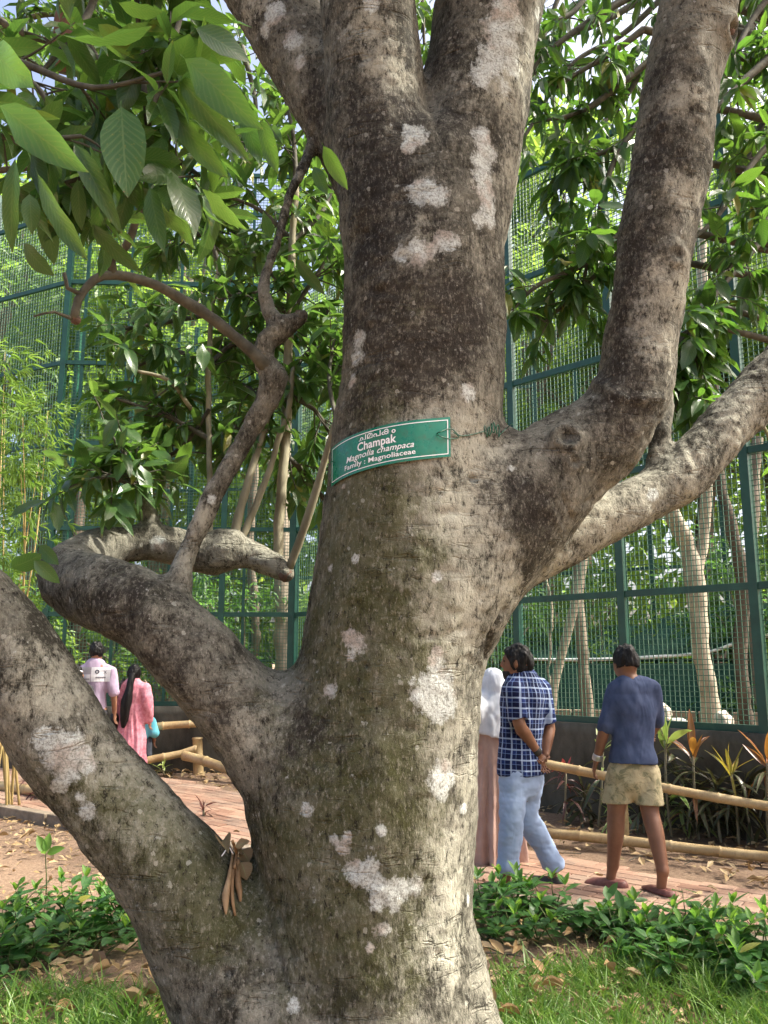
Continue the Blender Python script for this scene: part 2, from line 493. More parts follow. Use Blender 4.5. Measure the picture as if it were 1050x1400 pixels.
# uneven growth: swellings, ridges, scars, knots
tn = normals(TV, TF)
st = TV * np.array([1.0, 1.0, .45])
TV = TV + tn * (.020 * fbm(st, 2.4, 3) + .0075 * fbm(st, 9, 5, 2) + .0042 * fbm(TV * np.array([1, 1, 1.5]), 24, 9, 2))[:, None]
tn = normals(TV, TF)
bvh = BVHTree.FromPolygons([tuple(p) for p in TV], [tuple(int(i) for i in f) for f in TF])
ORG = Vector((0, 0, CAM_H))
def hit(x, y):
    d = ray(x, y).normalized()
    r = bvh.ray_cast(ORG, d)
    return r[0], r[1], r[3]
def knot(x, y, r_px, ring, pit):
    global TV
    h = hit(x, y)
    if h[0] is None: return
    r = r_px * S(x, y, h[0].y)
    rho = np.linalg.norm(TV - np.array(h[0]), axis=1)
    TV = TV + tn * (ring * np.exp(-((rho - r) / (.45 * r)) ** 2) - pit * np.exp(-(rho / (.5 * r)) ** 2))[:, None]
for q in ((775, 600, 16, .030, .012), (785, 632, 9, .016, .008), (925, 347, 12, .008, .004), (905, 176, 8, .010, .006), (1000, 42, 17, .02, .045), (645, 655, 9, .006, .03), (500, 910, 7, .006, .018),
          (500, 942, 5, .004, .012), (310, 1330, 11, .006, .018), (312, 1366, 13, .006, .02), (625, 1320, 7, .004, .012), (430, 905, 5, .004, .01), (365, 1290, 6, .003, .012), (752, 765, 5, .004, .012), (655, 570, 6, .01, .0)):
    knot(*q)
def scar(pts, depth, w):
    """crease or raised scar that follows a pixel line over the bark (depth < 0 cuts in)"""
    global TV
    for (xa, ya), (xb, yb) in zip(pts[:-1], pts[1:]):
        n = max(2, int(math.hypot(xb - xa, yb - ya) / 3))
        H = [hit(xa + (xb - xa) * t, ya + (yb - ya) * t)[0] for t in np.linspace(0, 1, n)]
        H = np.array([h for h in H if h is not None])
        if len(H) == 0: continue
        near = np.where(np.linalg.norm(TV - H.mean(0), axis=1) < .5)[0]
        dm = np.min(np.linalg.norm(TV[near][:, None] - H[None], axis=2), axis=1)
        TV[near] += tn[near] * (depth * np.exp(-(dm / w) ** 2))[:, None]
for q in (([(335, 1165), (362, 1230), (372, 1290), (392, 1350)], -.016, .013), ([(345, 1175), (380, 1250), (400, 1310)], -.010, .012), ([(690, 835), (672, 868), (664, 900)], -.02, .016),
          ([(800, 690), (830, 668), (862, 640)], -.02, .014), ([(580, 112), (588, 150), (605, 190)], -.012, .014), ([(810, 520), (850, 545), (905, 545)], .014, .022), ([(905, 560), (870, 590)], .006, .02),
          ([(600, 930), (645, 940)], -.008, .01), ([(480, 330), (520, 336)], -.006, .01), ([(770, 680), (782, 710)], -.012, .010), ([(752, 690), (768, 725)], .007, .012), ([(920, 590), (945, 640)], .008, .012),
          ([(930, 588), (956, 636)], -.006, .008), ([(660, 905), (640, 890), (615, 900)], .008, .014)):
    scar(*q)
rs_ = random.Random(21)
for _ in range(46):                       # short creases across the bark
    x = rs_.uniform(400, 660); y = rs_.choice((rs_.uniform(250, 560), rs_.uniform(680, 1380), rs_.uniform(880, 1250))); L = rs_.uniform(12, 48); s_ = rs_.uniform(-.25, .25)
    scar([(x, y), (x + L * .5, y + s_ * L * .5 - 2), (x + L, y + s_ * L)], rs_.choice((-.007, -.009, -.006, .006)), rs_.uniform(.008, .013))
for _ in range(16):
    x = rs_.uniform(60, 330); y = 780 + (x + 60) * 1.02 + rs_.uniform(20, 110); L = rs_.uniform(10, 30)
    scar([(x, y), (x + L, y - L * .7)], -.007, .009)
TV = lap(TV, TF, .25)
tn = normals(TV, TF)
bvh = BVHTree.FromPolygons([tuple(p) for p in TV], [tuple(int(i) for i in f) for f in TF])

def paint(spots, hard=False):
    a = np.zeros(len(TV))
    for x, y, r in spots:
        h = hit(x, y)[0]
        if h is None: continue
        rw = r * S(x, y, h.y) * (1.35 if hard else 1.15)
        dd = np.linalg.norm(TV - np.array(h), axis=1)
        if hard: a = np.maximum(a, np.clip(1 - (dd / rw) ** 1.6, 0, 1))
        else: a = 1 - (1 - a) * (1 - .72 * np.exp(-(dd / rw) ** 2))
    return a
lichen = paint(hard=True, spots=[(664, 205, 18), (662, 243, 18), (668, 282, 15), (655, 300, 12), (684, 40, 26), (678, 75, 24), (700, 90, 18), (705, 30, 18), (660, 110, 14), (690, 120, 12), (600, 935, 22), (612, 968, 16), (575, 950, 16), (596, 905, 13), (600, 1068, 20), (612, 1065, 14), (75, 1035, 18), (100, 1018, 18), (98, 1040, 16), (510, 1205, 14), (538, 1215, 16), (515, 1232, 14), (498, 1200, 14), (590, 340, 10), (690, 60, 26), (668, 92, 22), (690, 14, 24), (660, 185, 16), (658, 222, 18), (664, 262, 19), (668, 300, 14), (568, 185, 18), (560, 200, 12), (578, 262, 22), (597, 268, 18), (610, 330, 18), (572, 345, 20), (552, 348, 14),
                (492, 465, 15), (488, 488, 13), (482, 520, 10), (640, 537, 13), (478, 872, 14), (488, 880, 13), (480, 897, 8), (586, 948, 28), (604, 955, 22), (598, 915, 14), (600, 975, 15), (598, 890, 8), (604, 1055, 19), (606, 1080, 16), (634, 1106, 9),
                (452, 945, 12), (420, 1108, 10), (488, 1192, 17), (505, 1187, 13), (525, 1222, 20), (548, 1218, 17), (570, 1212, 13), (470, 1160, 10), (458, 1147, 8), (475, 1145, 8), (522, 1136, 8), (524, 1270, 10), (540, 1240, 10), (505, 1296, 7),
                (85, 1020, 24), (112, 1030, 16), (120, 1045, 13), (60, 1012, 18), (92, 1055, 18), (80, 1075, 13), (120, 1110, 12), (110, 1090, 8), (402, 1373, 9), (893, 677, 9), (375, 18, 18), (400, 55, 15), (362, 40, 12), (410, 85, 10), (290, 683, 7), (216, 744, 12),
                (452, 776, 6), (486, 765, 7), (597, 790, 9), (700, 640, 5), (868, 775, 4), (640, 1230, 8), (470, 665, 6), (355, 700, 4), (508, 5, 12), (735, 20, 10)])
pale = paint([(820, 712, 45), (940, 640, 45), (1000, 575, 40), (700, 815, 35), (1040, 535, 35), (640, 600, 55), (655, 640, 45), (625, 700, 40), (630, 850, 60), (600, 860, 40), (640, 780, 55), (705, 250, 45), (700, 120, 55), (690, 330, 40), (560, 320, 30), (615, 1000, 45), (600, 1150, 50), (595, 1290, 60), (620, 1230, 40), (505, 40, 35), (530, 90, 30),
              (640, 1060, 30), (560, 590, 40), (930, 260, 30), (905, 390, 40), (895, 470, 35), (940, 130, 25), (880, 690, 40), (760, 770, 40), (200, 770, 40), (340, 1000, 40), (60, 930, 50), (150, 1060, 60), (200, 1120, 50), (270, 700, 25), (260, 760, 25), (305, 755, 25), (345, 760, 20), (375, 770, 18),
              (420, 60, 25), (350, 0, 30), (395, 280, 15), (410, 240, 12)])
dark_mottle = paint([(540, 300, 60), (520, 230, 50), (580, 470, 60), (600, 400, 50), (480, 560, 40), (560, 160, 40), (560, 520, 40), (840, 480, 40), (870, 360, 40), (900, 180, 40), (490, 150, 50), (485, 260, 45), (500, 345, 50), (520, 420, 60), (610, 70, 45), (625, 160, 35), (880, 230, 40), (865, 320, 35), (850, 410, 35), (900, 100, 40), (850, 575, 40), (640, 430, 45), (690, 660, 50), (740, 700, 40), (540, 480, 50), (430, 150, 40), (370, 130, 40), (450, 230, 30),
               (420, 700, 20), (240, 900, 50), (160, 830, 60), (300, 980, 40), (70, 1120, 30), (850, 520, 40), (640, 480, 30), (420, 1000, 50), (330, 1090, 50), (700, 590, 30), (480, 440, 30)])  # darker mottled patches, many along the left of stems and limbs
moss = paint([(450, 1000, 80), (440, 850, 70), (470, 760, 70), (520, 940, 80), (510, 1060, 80), (500, 1160, 90), (470, 1250, 90), (520, 700, 70), (540, 840, 60), (270, 1220, 70), (100, 1060, 50), (180, 1140, 60), (500, 540, 50), (330, 1200, 60), (500, 640, 40), (500, 690, 60), (480, 800, 60), (500, 1000, 70), (560, 890, 50), (480, 1100, 60), (560, 1120, 50), (430, 1300, 70), (230, 1170, 60), (540, 1000, 50), (470, 900, 45), (440, 1180, 50), (300, 1250, 60), (540, 1320, 60), (150, 1090, 50), (530, 560, 30), (480, 720, 50), (560, 420, 30), (600, 760, 30), (380, 1150, 50), (520, 770, 50)])
tree = empty('champak_tree', (0, 3.5, 0), 'large old champak tree with mottled grey bark, several low limbs and a green name plate', 'tree')
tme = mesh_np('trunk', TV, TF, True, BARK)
for nme, a in (('lichen', lichen), ('pale', pale), ('dark_mottle', dark_mottle), ('moss', moss)):
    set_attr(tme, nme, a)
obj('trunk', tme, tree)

# thin limbs as separate tapering tubes
def limb(rows, name='branch', parent=tree, mat=None, n=9, step=.04, wob=.006, seed=0):
    c = pxl(rows, step)
    c[:, :3] += wob * np.stack([fbm(c[:, :3], 7, seed + k, 2) for k in range(3)], 1)
    r = c[:, 3] * (1 + .12 * vnoise(c[:, :3], 20, seed + 7))
    mb = MB(); mb.tube([Vector(p) for p in c[:, :3]], list(r), n)
    return obj(name, mb.mesh(name, mat or TWIG), parent)
TWIG = simple('twig_bark', (.042, .040, .029), (.112, .108, .080), 18, .85, .4, 90)
SPROUT = simple('sprout_bark', (.15, .135, .08), (.32, .295, .20), 14, .8, .3, 80, vec=(1, 1, .4))
CUT = simple('raw_wood', (.065, .042, .030), (.17, .11, .08), 30, .9, .5, 90)
limb([(368, 505, 12, 3.49), (350, 487, 9, 3.47), (318, 458, 8, 3.44), (270, 421, 8, 3.38), (210, 390, 7, 3.3), (158, 376, 7, 3.22), (128, 382, 6, 3.18), (108, 410, 6, 3.16), (102, 438, 7, 3.15)], seed=1)
limb([(154, 377, 7, 3.22), (152, 355, 6, 3.2), (172, 335, 6, 3.15), (186, 300, 5, 3.1), (200, 262, 5, 3.0), (205, 200, 5, 2.8), (198, 130, 5, 2.6)], seed=2)
limb([(112, 402, 4, 3.16), (92, 392, 3, 3.14), (88, 372, 3, 3.12)], seed=3)
limb([(102, 436, 3, 3.15), (76, 426, 2, 3.1), (46, 432, 1.2, 3.05)], seed=4)
limb([(315, 752, 8, 4.14), (330, 690, 6, 4.2), (345, 640, 5, 4.25), (366, 570, 4, 4.3), (372, 480, 3, 4.35)], 'sprout', mat=SPROUT, seed=5)
limb([(378, 775, 7, 4.3), (383, 700, 7, 4.35), (388, 620, 7, 4.4), (392, 540, 7, 4.45), (396, 430, 6, 4.5), (400, 330, 5, 4.55), (405, 250, 4, 4.6)], 'sprout', mat=SPROUT, seed=6)
limb([(396, 778, 6, 4.14), (418, 715, 6, 4.1), (440, 640, 5, 4.05), (460, 575, 5, 4.0), (476, 520, 4, 4.0)], 'sprout', mat=SPROUT, seed=7)
limb([(322, 752, 5, 4.16), (350, 690, 5, 4.22), (375, 620, 4, 4.28), (392, 565, 4, 4.3), (402, 500, 3, 4.34)], 'sprout', mat=SPROUT, seed=8)
limb([(288, 748, 5, 4.14), (287, 690, 4, 4.2), (286, 600, 4, 4.3), (285, 500, 4, 4.4), (290, 430, 3, 4.5), (300, 360, 3, 4.55)], 'sprout', mat=SPROUT, seed=9)
limb([(262, 560, 3, 4.3), (230, 520, 3, 4.2), (180, 505, 2, 4.1)], 'sprout', mat=SPROUT, seed=10)
# torn and sawn ends
def stub(x, y, Y, r_px, dirv, name='cut_end'):
    c = P(x, y, Y); r = r_px * S(x, y, Y); d = Vector(dirv).normalized()
    mb = MB()
    mb.tube([c - d * r * .8, c, c + d * r * .5], [r * 1.02, r * .92, r * .5], 9)
    me = mb.mesh(name, CUT)
    co = np.array([v.co for v in me.vertices]); co += .25 * r * np.stack([vnoise(co, 60, k) for k in range(3)], 1)
    me.vertices.foreach_set('co', co.astype(np.float32).ravel()); me.update()
    return obj(name, me, tree)
stub(394, 787, 4.15, 12, (.7, 0, -.5)); stub(413, 430, 3.54, 8, (.9, 0, .45)); stub(104, 440, 3.15, 7, (.2, 0, -1)); stub(180, 661, 3.98, 9, (-.4, 0, .9)); stub(1000, 42, 3.3, 7, (.5, -.8, 0))

# ================================================================== ground, path, walls, fence
SOIL, nt, b = new_mat('soil')
v = coords(nt)
c1 = ramp(nt, noise(nt, v, 1.4, 6, .7), [(.35, (.19, .105, .058)), (.65, (.33, .21, .13))])
c2 = ramp(nt, noise(nt, v, 38, 5, .8), [(.38, (.08, .05, .032)), (.62, (.40, .30, .20))])
nt.links.new(mix(nt, .5, c1, c2), b.inputs['Base Color']); b.inputs['Roughness'].default_value = .95
nt.links.new(bump(nt, noise(nt, v, 30, 6, .8), .9, .03), b.inputs['Normal'])
def sheet(x0, x1, y0, y1, n, m, amp, z=0.0, seed=1):
    X, Y = np.meshgrid(np.linspace(x0, x1, n), np.linspace(y0, y1, m), indexing='ij')
    p = np.stack([X.ravel(), Y.ravel(), np.zeros(n * m)], 1)
    p[:, 2] = z + amp * fbm(p, .9, seed, 3) * (np.abs(p[:, 0]) < 12) * (p[:, 1] < 14)
    i = np.arange(n * m).reshape(n, m)
    f = np.stack([i[:-1, :-1], i[1:, :-1], i[1:, 1:], i[:-1, 1:]], -1).reshape(-1, 4)
    return p, f
p, f = sheet(-14, 14, -6, 22, 150, 150, .012)
p[:, 2] -= .02
far = np.array([(-400, -400, -.06), (400, -400, -.06), (400, 600, -.06), (-400, 600, -.06)])
p2 = np.vstack([p, far]); fl = [list(map(int, q)) for q in f] + [[len(p), len(p) + 1, len(p) + 2, len(p) + 3]]
ground = obj('ground', mesh_np('ground', p2, fl, True, SOIL)); tag(ground, kind='structure')

# path centre line: near and far edges (metres)
NEAR = catmull([(-9.0, 12.2, 0), (-6.3, 10.7, 0), (-4.2, 9.45, 0), (-1.3, 7.45, 0), (.6, 6.05, 0), (2.4, 4.75, 0), (4.4, 3.5, 0), (7, 2.0, 0)], .05)
FAR = catmull([(-10.0, 16.2, 0), (-6.0, 13.9, 0), (-3.3, 12.0, 0), (-1.2, 9.7, 0), (1.1, 7.35, 0), (2.8, 6.05, 0), (5.2, 4.8, 0), (8.2, 3.4, 0)], .05)
def rs(c, n):
    s = np.r_[0, np.cumsum(np.linalg.norm(np.diff(c, axis=0), axis=1))]
    t = np.linspace(0, s[-1], n)
    return np.stack([np.interp(t, s, c[:, k]) for k in range(3)], 1)
NR, FR = rs(NEAR, 90), rs(FAR, 90)
def strip(a, b, z):
    n = len(a)
    v = np.vstack([a + [0, 0, z], b + [0, 0, z]])
    i = np.arange(n - 1)
    return v, np.stack([i, i + 1, i + 1 + n, i + n], 1)
PATHM = simple('path_bedding', (.20, .125, .085), (.33, .22, .155), 6, .95, .6, 50, .01)
v_, f_ = strip(NR, FR, .012)
path = obj('path', mesh_np('path', v_, f_, True, PATHM)); tag(path, kind='structure')
BRICK, nt, b = new_mat('paving_brick')
v = coords(nt)
rnd = N(nt, 'ShaderNodeObjectInfo').outputs['Random']
rr = mth(nt, 'FRACT', mth(nt, 'ADD', rnd, attr(nt, 'tint')))
c1 = ramp(nt, rr, [(0, (.27, .145, .092)), (.35, (.37, .22, .145)), (.7, (.43, .275, .185)), (1, (.31, .215, .155))])
wv = N(nt, 'ShaderNodeNewGeometry').outputs['Position']
c1 = mix(nt, ramp(nt, noise(nt, wv, 1.6, 5), [(.4, 0.0), (.65, .55)]), c1, (.37, .28, .205))
c1 = mix(nt, ramp(nt, noise(nt, wv, 45, 5, .8), [(.35, .5), (.55, 0.0)]), c1, (.17, .10, .075))
nt.links.new(c1, b.inputs['Base Color']); b.inputs['Roughness'].default_value = .9
nt.links.new(bump(nt, noise(nt, wv, 120, 4), .4, .004), b.inputs['Normal'])
# bricks: rows along the path, each paver its own piece; the 300 largest in view as parts
def brick_geo(L, W, H, c=.006):
    v = []; 
    for (z, e) in ((0, 0), (H - c, 0), (H, c)):
        for sx, sy in ((-1, -1), (1, -1), (1, 1), (-1, 1)):
            v.append((sx * (L / 2 - e), sy * (W / 2 - e), z))
    f = []
    for k in (0, 4):
        for j in range(4): f.append([k + j, k + (j + 1) % 4, k + 4 + (j + 1) % 4, k + 4 + j])
    f.append([8, 9, 10, 11])
    return np.array(v), f
bv, bf = brick_geo(.235, .112, .045)
BRICK_ME = mesh_np('brick', bv, bf, False, BRICK)
BRICK_ME.attributes.new('tint', 'FLOAT', 'POINT')
bricks = []
mid = (NR + FR) / 2
s = np.r_[0, np.cumsum(np.linalg.norm(np.diff(mid, axis=0), axis=1))]
for k in range(int(s[-1] / .243)):
    for j in range(-12, 12):
        t = k * .243 + (.12 if j % 2 else 0)
        c = np.array([np.interp(t, s, mid[:, q]) for q in range(3)])
        a = np.array([np.interp(t + .1, s, mid[:, q]) for q in range(3)]) - np.array([np.interp(t - .1, s, mid[:, q]) for q in range(3)])
        a /= np.linalg.norm(a); nrm = np.array([-a[1], a[0], 0])
        half = .5 * np.linalg.norm(np.array([np.interp(t, s, FR[:, q]) - np.interp(t, s, NR[:, q]) for q in range(3)]) * [1, 1, 0]) * abs(np.dot(nrm, (FR[40] - NR[40]) / np.linalg.norm(FR[40] - NR[40])))
        off = j * .118
        if abs(off) > half - .03: continue
        q = c + nrm * off
        ang = math.atan2(a[1], a[0])
        bricks.append((q[0] + random.gauss(0, .002), q[1] + random.gauss(0, .002), random.gauss(0, .0022), ang + random.gauss(0, .012)))
def topx(p):
    q = Vector(p) - ORG
    zc = q.y * cP + q.z * sP
    if zc < .1: return (-9e3, -9e3, 1)
    return 525 + FPX * q.x / zc, 700 - FPX * (-q.y * sP + q.z * cP) / zc, zc
def rank(bk):
    x, y, zc = topx((bk[0], bk[1], .02))
    vis = -60 < x < 1110 and y < 1330 and (x < 60 or 210 < x < 345 or x > 640)
    if vis and bvh.ray_cast(ORG, (Vector((bk[0], bk[1], .05)) - ORG).normalized(), 30)[0] is not None: vis = False
    return (0 if vis else 1, zc)
bricks.sort(key=rank)
for bx, by, bz, ang in bricks[:300]:
    o = bpy.data.objects.new('brick', BRICK_ME); link(o, path)
    o.matrix_local = Matrix.Translation((bx, by, bz)) @ Matrix.Rotation(ang, 4, 'Z') @ Matrix.Rotation(random.gauss(0, .006), 4, 'X')
vv, ff, tt = [], [], []
for bx, by, bz, ang in bricks[300:]:
    ca, sa = math.cos(ang), math.sin(ang); i0 = len(vv)
    for q in bv: vv.append((bx + ca * q[0] - sa * q[1], by + sa * q[0] + ca * q[1], bz + q[2]))
    tt += [random.random()] * len(bv)
    ff += [[i + i0 for i in q] for q in bf]
me = mesh_np('far_bricks', vv, ff, False, BRICK); set_attr(me, 'tint', tt)
tag(obj('brick_paving', me, path), kind='stuff')

CONC = simple('weathered_concrete', (.040, .037, .028), (.125, .115, .088), 3.5, .92, .6, 40, .008, vec=(1, 1, .5))
KERBM = simple('kerb_concrete', (.15, .12, .085), (.30, .25, .185), 6, .95, .7, 40, .01)
def kerb(line, name, lab, a, b, w=.13, h=.13):
    seg = line[a:b]
    kb = empty(name, tuple(seg[0]), lab, 'kerb')
    L = np.linalg.norm(np.diff(seg, axis=0), axis=1).sum(); n = max(1, int(L / .62)); q = rs(seg, n + 1)
    for i in range(n):
        p0, p1 = Vector(q[i]), Vector(q[i + 1]); d = (p1 - p0); R = Matrix.Rotation(math.atan2(d.y, d.x) + random.gauss(0, .012), 3, 'Z')
        me = MB().box((p0 + p1) / 2 + Vector((random.gauss(0, .006), random.gauss(0, .006), h / 2 - .04)), (d.length - .012, w, h), R).mesh('kerb_stone', KERBM, False)
        o = obj('kerb_stone', me, kb)
        bv_ = o.modifiers.new('bevel', 'BEVEL'); bv_.width = .012; bv_.segments = 2
kd = (NR - FR); kd /= np.linalg.norm(kd, axis=1)[:, None]
kerb(NR + kd * .085, 'path_kerb', 'weathered concrete kerb along the near edge of the brick path', 10, 80)

# fence lines (metres)
def fpt(px, Y): q = P(px, 905, Y); return Vector((q.x, q.y, 0))
FA, FB, FC = Vector((-14.0, 17.0, 0)), fpt(58, 12.6), Vector((-1.35, 12.8, 0))
FD = Vector((FC.x + 9.5, FC.y - 9.7, 0))
GREENP = simple('green_paint', (.006, .050, .034), (.014, .085, .060), 5, .42, .15, 50, .002, .5)
WIREM = simple('green_wire', (.03, .11, .07), (.10, .19, .13), 9, .4, 0, 50, .002, .5)
def wall(a, b, name, lab, top=.93, th=.2):
    d = b - a; R = Matrix.Rotation(math.atan2(d.y, d.x), 3, 'Z')
    nrm = Vector((-d.y, d.x, 0)).normalized()
    mb = MB(); n = max(2, int(d.length / .12)); m = 9
    # front and back skins with slight unevenness
    for side in (-1, 1):
        i0 = len(mb.v)
        for i in range(n + 1):
            for j in range(m + 1):
                q = a + d * (i / n) + nrm * side * th / 2; q.z = -.1 + (top + .1) * j / m
                q += nrm * side * .008 * float(fbm(np.array([q]), 2.1, 4, 3)[0])
                mb.v.append(q)
        for i in range(n):
            for j in range(m):
                k = i0 + i * (m + 1) + j
                w = [k, k + m + 1, k + m + 2, k + 1]
                mb.f.append(w if side < 0 else w[::-1])
    A, B = 0, (n + 1) * (m + 1)
    for i in range(n):
        mb.f.append([A + i * (m + 1) + m, A + (i + 1) * (m + 1) + m, B + (i + 1) * (m + 1) + m, B + i * (m + 1) + m])
    return tag(obj(name, mb.mesh(name, CONC), None, a), lab, 'wall')
wall(FC, FD, 'concrete_wall', 'low dark stained concrete wall under the mesh fence behind the two men')
wall(FB, FC, 'concrete_wall', 'low grey concrete wall under the mesh fence behind the woman in pink')
wall(FA, FB, 'concrete_wall', 'low concrete wall under the mesh fence, behind the bamboo')
def fence(a, b, name, lab, rails, posts, top, cell=.051, base=.93, pw=.085, wire=.0068, mids=()):
    d = b - a; L = d.length; u = d.normalized(); R = Matrix.Rotation(math.atan2(d.y, d.x), 3, 'Z'); nrm = Vector((-u.y, u.x, 0))
    e = empty(name, a, lab, 'fence')
    for t in posts:
        me = MB().box(a + u * t + Vector((0, 0, (base + top) / 2)), (pw, pw, top - base), R).mesh('post', GREENP, False)
        obj('post', me, e)
    for t in mids:
        me = MB().box(a + u * t + nrm * .02 + Vector((0, 0, (base + top) / 2)), (pw * .5, pw * .5, top - base), R).mesh('post', GREENP, False)
        obj('post', me, e)
    for z in rails:
        me = MB().box(a + d * .5 + Vector((0, 0, z)) - nrm * .004, (L, .05, .065), R).mesh('rail', GREENP, False)
        obj('rail', me, e)
    vv, ff = [], []
    def bar(p, q, ax1, ax2, w):
        i = len(vv)
        for c in (p, q):
            for s1, s2 in ((-1, -1), (1, -1), (1, 1), (-1, 1)): vv.append(c + ax1 * (s1 * w / 2) + ax2 * (s2 * w / 2))
        for k in range(4): ff.append([i + k, i + (k + 1) % 4, i + 4 + (k + 1) % 4, i + 4 + k])
    Z = Vector((0, 0, 1)); o = nrm * .03
    for k in range(int(L / cell) + 1):
        q = a + u * (k * cell) + o + u * random.gauss(0, .0012)
        bar(q + Z * base, q + Z * top + u * random.gauss(0, .004), u, nrm, wire)
    nz = int((top - base) / cell)
    for k in range(nz + 1):
        z = base + k * cell
        bar(a + o * .86 + Z * z, b + o * .86 + Z * (z + random.gauss(0, .004)), Z, nrm, wire)
    tag(obj('wire_mesh', mesh_np('wire_mesh', vv, ff, False, WIREM), e), kind='stuff')
    return e
def along(a, b, px):                      # distance along a-b seen at that pixel column
    best = min(np.linspace(0, (b - a).length, 900), key=lambda t: abs(topx(a + (b - a).normalized() * t + Vector((0, 0, CAM_H)))[0] - px))
    return float(best)
RZ = [.965, 2.27, 3.57, 4.9, 6.2, 7.55]
pr = [along(FC, FD, x) for x in (710, 855, 1040)]
fence(FC, FD, 'mesh_fence', 'tall dark green wire mesh fence of the enclosure behind the two men', RZ, [0.0] + pr + [pr[2] + 2.3, pr[2] + 4.6], 7.6, mids=[(pr[0] * .5)])
L2 = (FC - FB).length
fence(FB, FC, 'mesh_fence', 'tall green wire mesh fence facing the camera behind the curled limb', RZ + [8.8, 9.5], [0.0] + [along(FB, FC, x) for x in (300, 396)], 9.5, mids=[along(FB, FC, x) for x in (85, 150, 330, 225)])
fence(FA, FB, 'mesh_fence', 'green wire mesh fence receding behind the bamboo at the edge', RZ + [8.8], [0, 3, 6, 8.2], 9.5, cell=.06)
# inner aviary framework behind
def rack(a, b, name, lab, posts, rails, top):
    d = b - a; u = d.normalized(); R = Matrix.Rotation(math.atan2(d.y, d.x), 3, 'Z'); e = empty(name, a, lab, 'steelwork')
    for t in posts: obj('post', MB().box(a + d * t + Vector((0, 0, top / 2)), (.09, .09, top), R).mesh('post', GREENP, False), e)
    for z in rails: obj('rail', MB().box(a + d * .5 + Vector((0, -.05, z)), (d.length, .05, .06), R).mesh('rail', GREENP, False), e)
rack(Vector((-6.5, 17, 0)), Vector((3, 16.2, 0)), 'enclosure_steelwork', 'green steel frame of posts and rails deep inside the enclosure', (0, .13, .27, .41, .55, .7, .85, 1), (1.6, 3.2, 5, 7), 8.5)
rack(Vector((3.0, 16.0, 0)), Vector((10, 11.5, 0)), 'enclosure_steelwork', 'green steel frame inside the enclosure behind the pale forked trunk', (.1, .25, .4, .55, .7, .9), (1.6, 3.2, 5.2), 7.2)
# raised floor of the enclosure
ip = [FC + Vector((.25, .35, 0)), FD + Vector((.3, .3, 0)), Vector((22, 12, 0)), Vector((16, 34, 0)), Vector((-16, 34, 0)), FA + Vector((.2, .5, 0)), FB + Vector((0, .4, 0))]
ime = mesh_np('enclosure_ground', [q + Vector((0, 0, .55)) for q in ip], [list(range(len(ip)))], False, SOIL)
tag(obj('enclosure_ground', ime), kind='structure')

# ================================================================== leaves
def leaf_grid(name, mat, w=.34, droop=.25, fold=.18, wave=.03, nl=6, tipw=.0, seed=0):
    """one blade of unit length along +X, 4 strips wide, folded on the midrib, wavy edge, drooping tip, short stalk"""
    rnd = random.Random(seed); v, f, uv = [], [], []
    for i in range(nl + 1):
        t = i / nl
        wd = w * (math.sin(math.pi * min(1, t ** .82 * 1.0)) ** .78) * .5 * (1 if t < 1 else 0) + .004 * (1 - t) + tipw
        x = .07 + .93 * t - .10 * droop * t * t
        zc = -droop * t * t * .5
        ph = rnd.uniform(0, 6)
        for j, s_ in enumerate((-1, -.52, 0, .52, 1)):
            z = zc + fold * abs(s_) * wd + (wave * math.sin(t * 9 + ph + s_ * 2) * abs(s_) if 0 < i < nl else 0)
            v.append((x, s_ * wd, z)); uv.append((t, .5 + .5 * s_))
    for i in range(nl):
        for j in range(4):
            a = i * 5 + j
            f.append([a, a + 5, a + 6, a + 1])
    k = len(v)
    for y in (-.006, .006): v.append((0, y, .0)); uv.append((0, .5))
    f.append([k, 1, 3, k + 1])
    me = mesh_np(name, v, f, True, mat)
    ul = me.uv_layers.new(name='UVMap')
    li = np.zeros(len(me.loops), np.int32); me.loops.foreach_get('vertex_index', li)
    ul.data.foreach_set('uv', np.array(uv, np.float32)[li].ravel())
    me.attributes.new('tint', 'FLOAT', 'POINT')
    return me
def frame(d, n):
    x = Vector(d).normalized(); n = Vector(n)
    y = n.cross(x)
    if y.length < 1e-4: y = x.orthogonal()
    y.normalize(); z = x.cross(y)
    return x, y, z
def leaf_obj(parent, me, base, d, n, L, wx=1.0, name='leaf'):
    x, y, z = frame(d, n)
    o = bpy.data.objects.new(name, me); link(o, parent)
    M = Matrix(((x.x * L, y.x * L * wx, z.x * L, 0), (x.y * L, y.y * L * wx, z.y * L, 0), (x.z * L, y.z * L * wx, z.z * L, 0), (0, 0, 0, 1)))
    M.translation = Vector(base) - Vector(parent.location)
    o.matrix_local = M
    return o
T8 = np.array([(0, 0, 0), (.30, .40, .05), (.68, .38, -.03), (1, 0, -.22), (.68, -.38, -.03), (.30, -.40, .05), (.32, 0, -.02), (.70, 0, -.09)])
T8F = [[0, 6, 1], [6, 7, 2, 1], [7, 3, 2], [0, 5, 6], [6, 5, 4, 7], [7, 4, 3]]
T5 = np.array([(0, 0, 0), (.45, .5, .03), (1, 0, -.16), (.45, -.5, .03), (.5, 0, -.06)])
T5F = [[0, 4, 1], [4, 2, 1], [0, 3, 4], [4, 3, 2]]
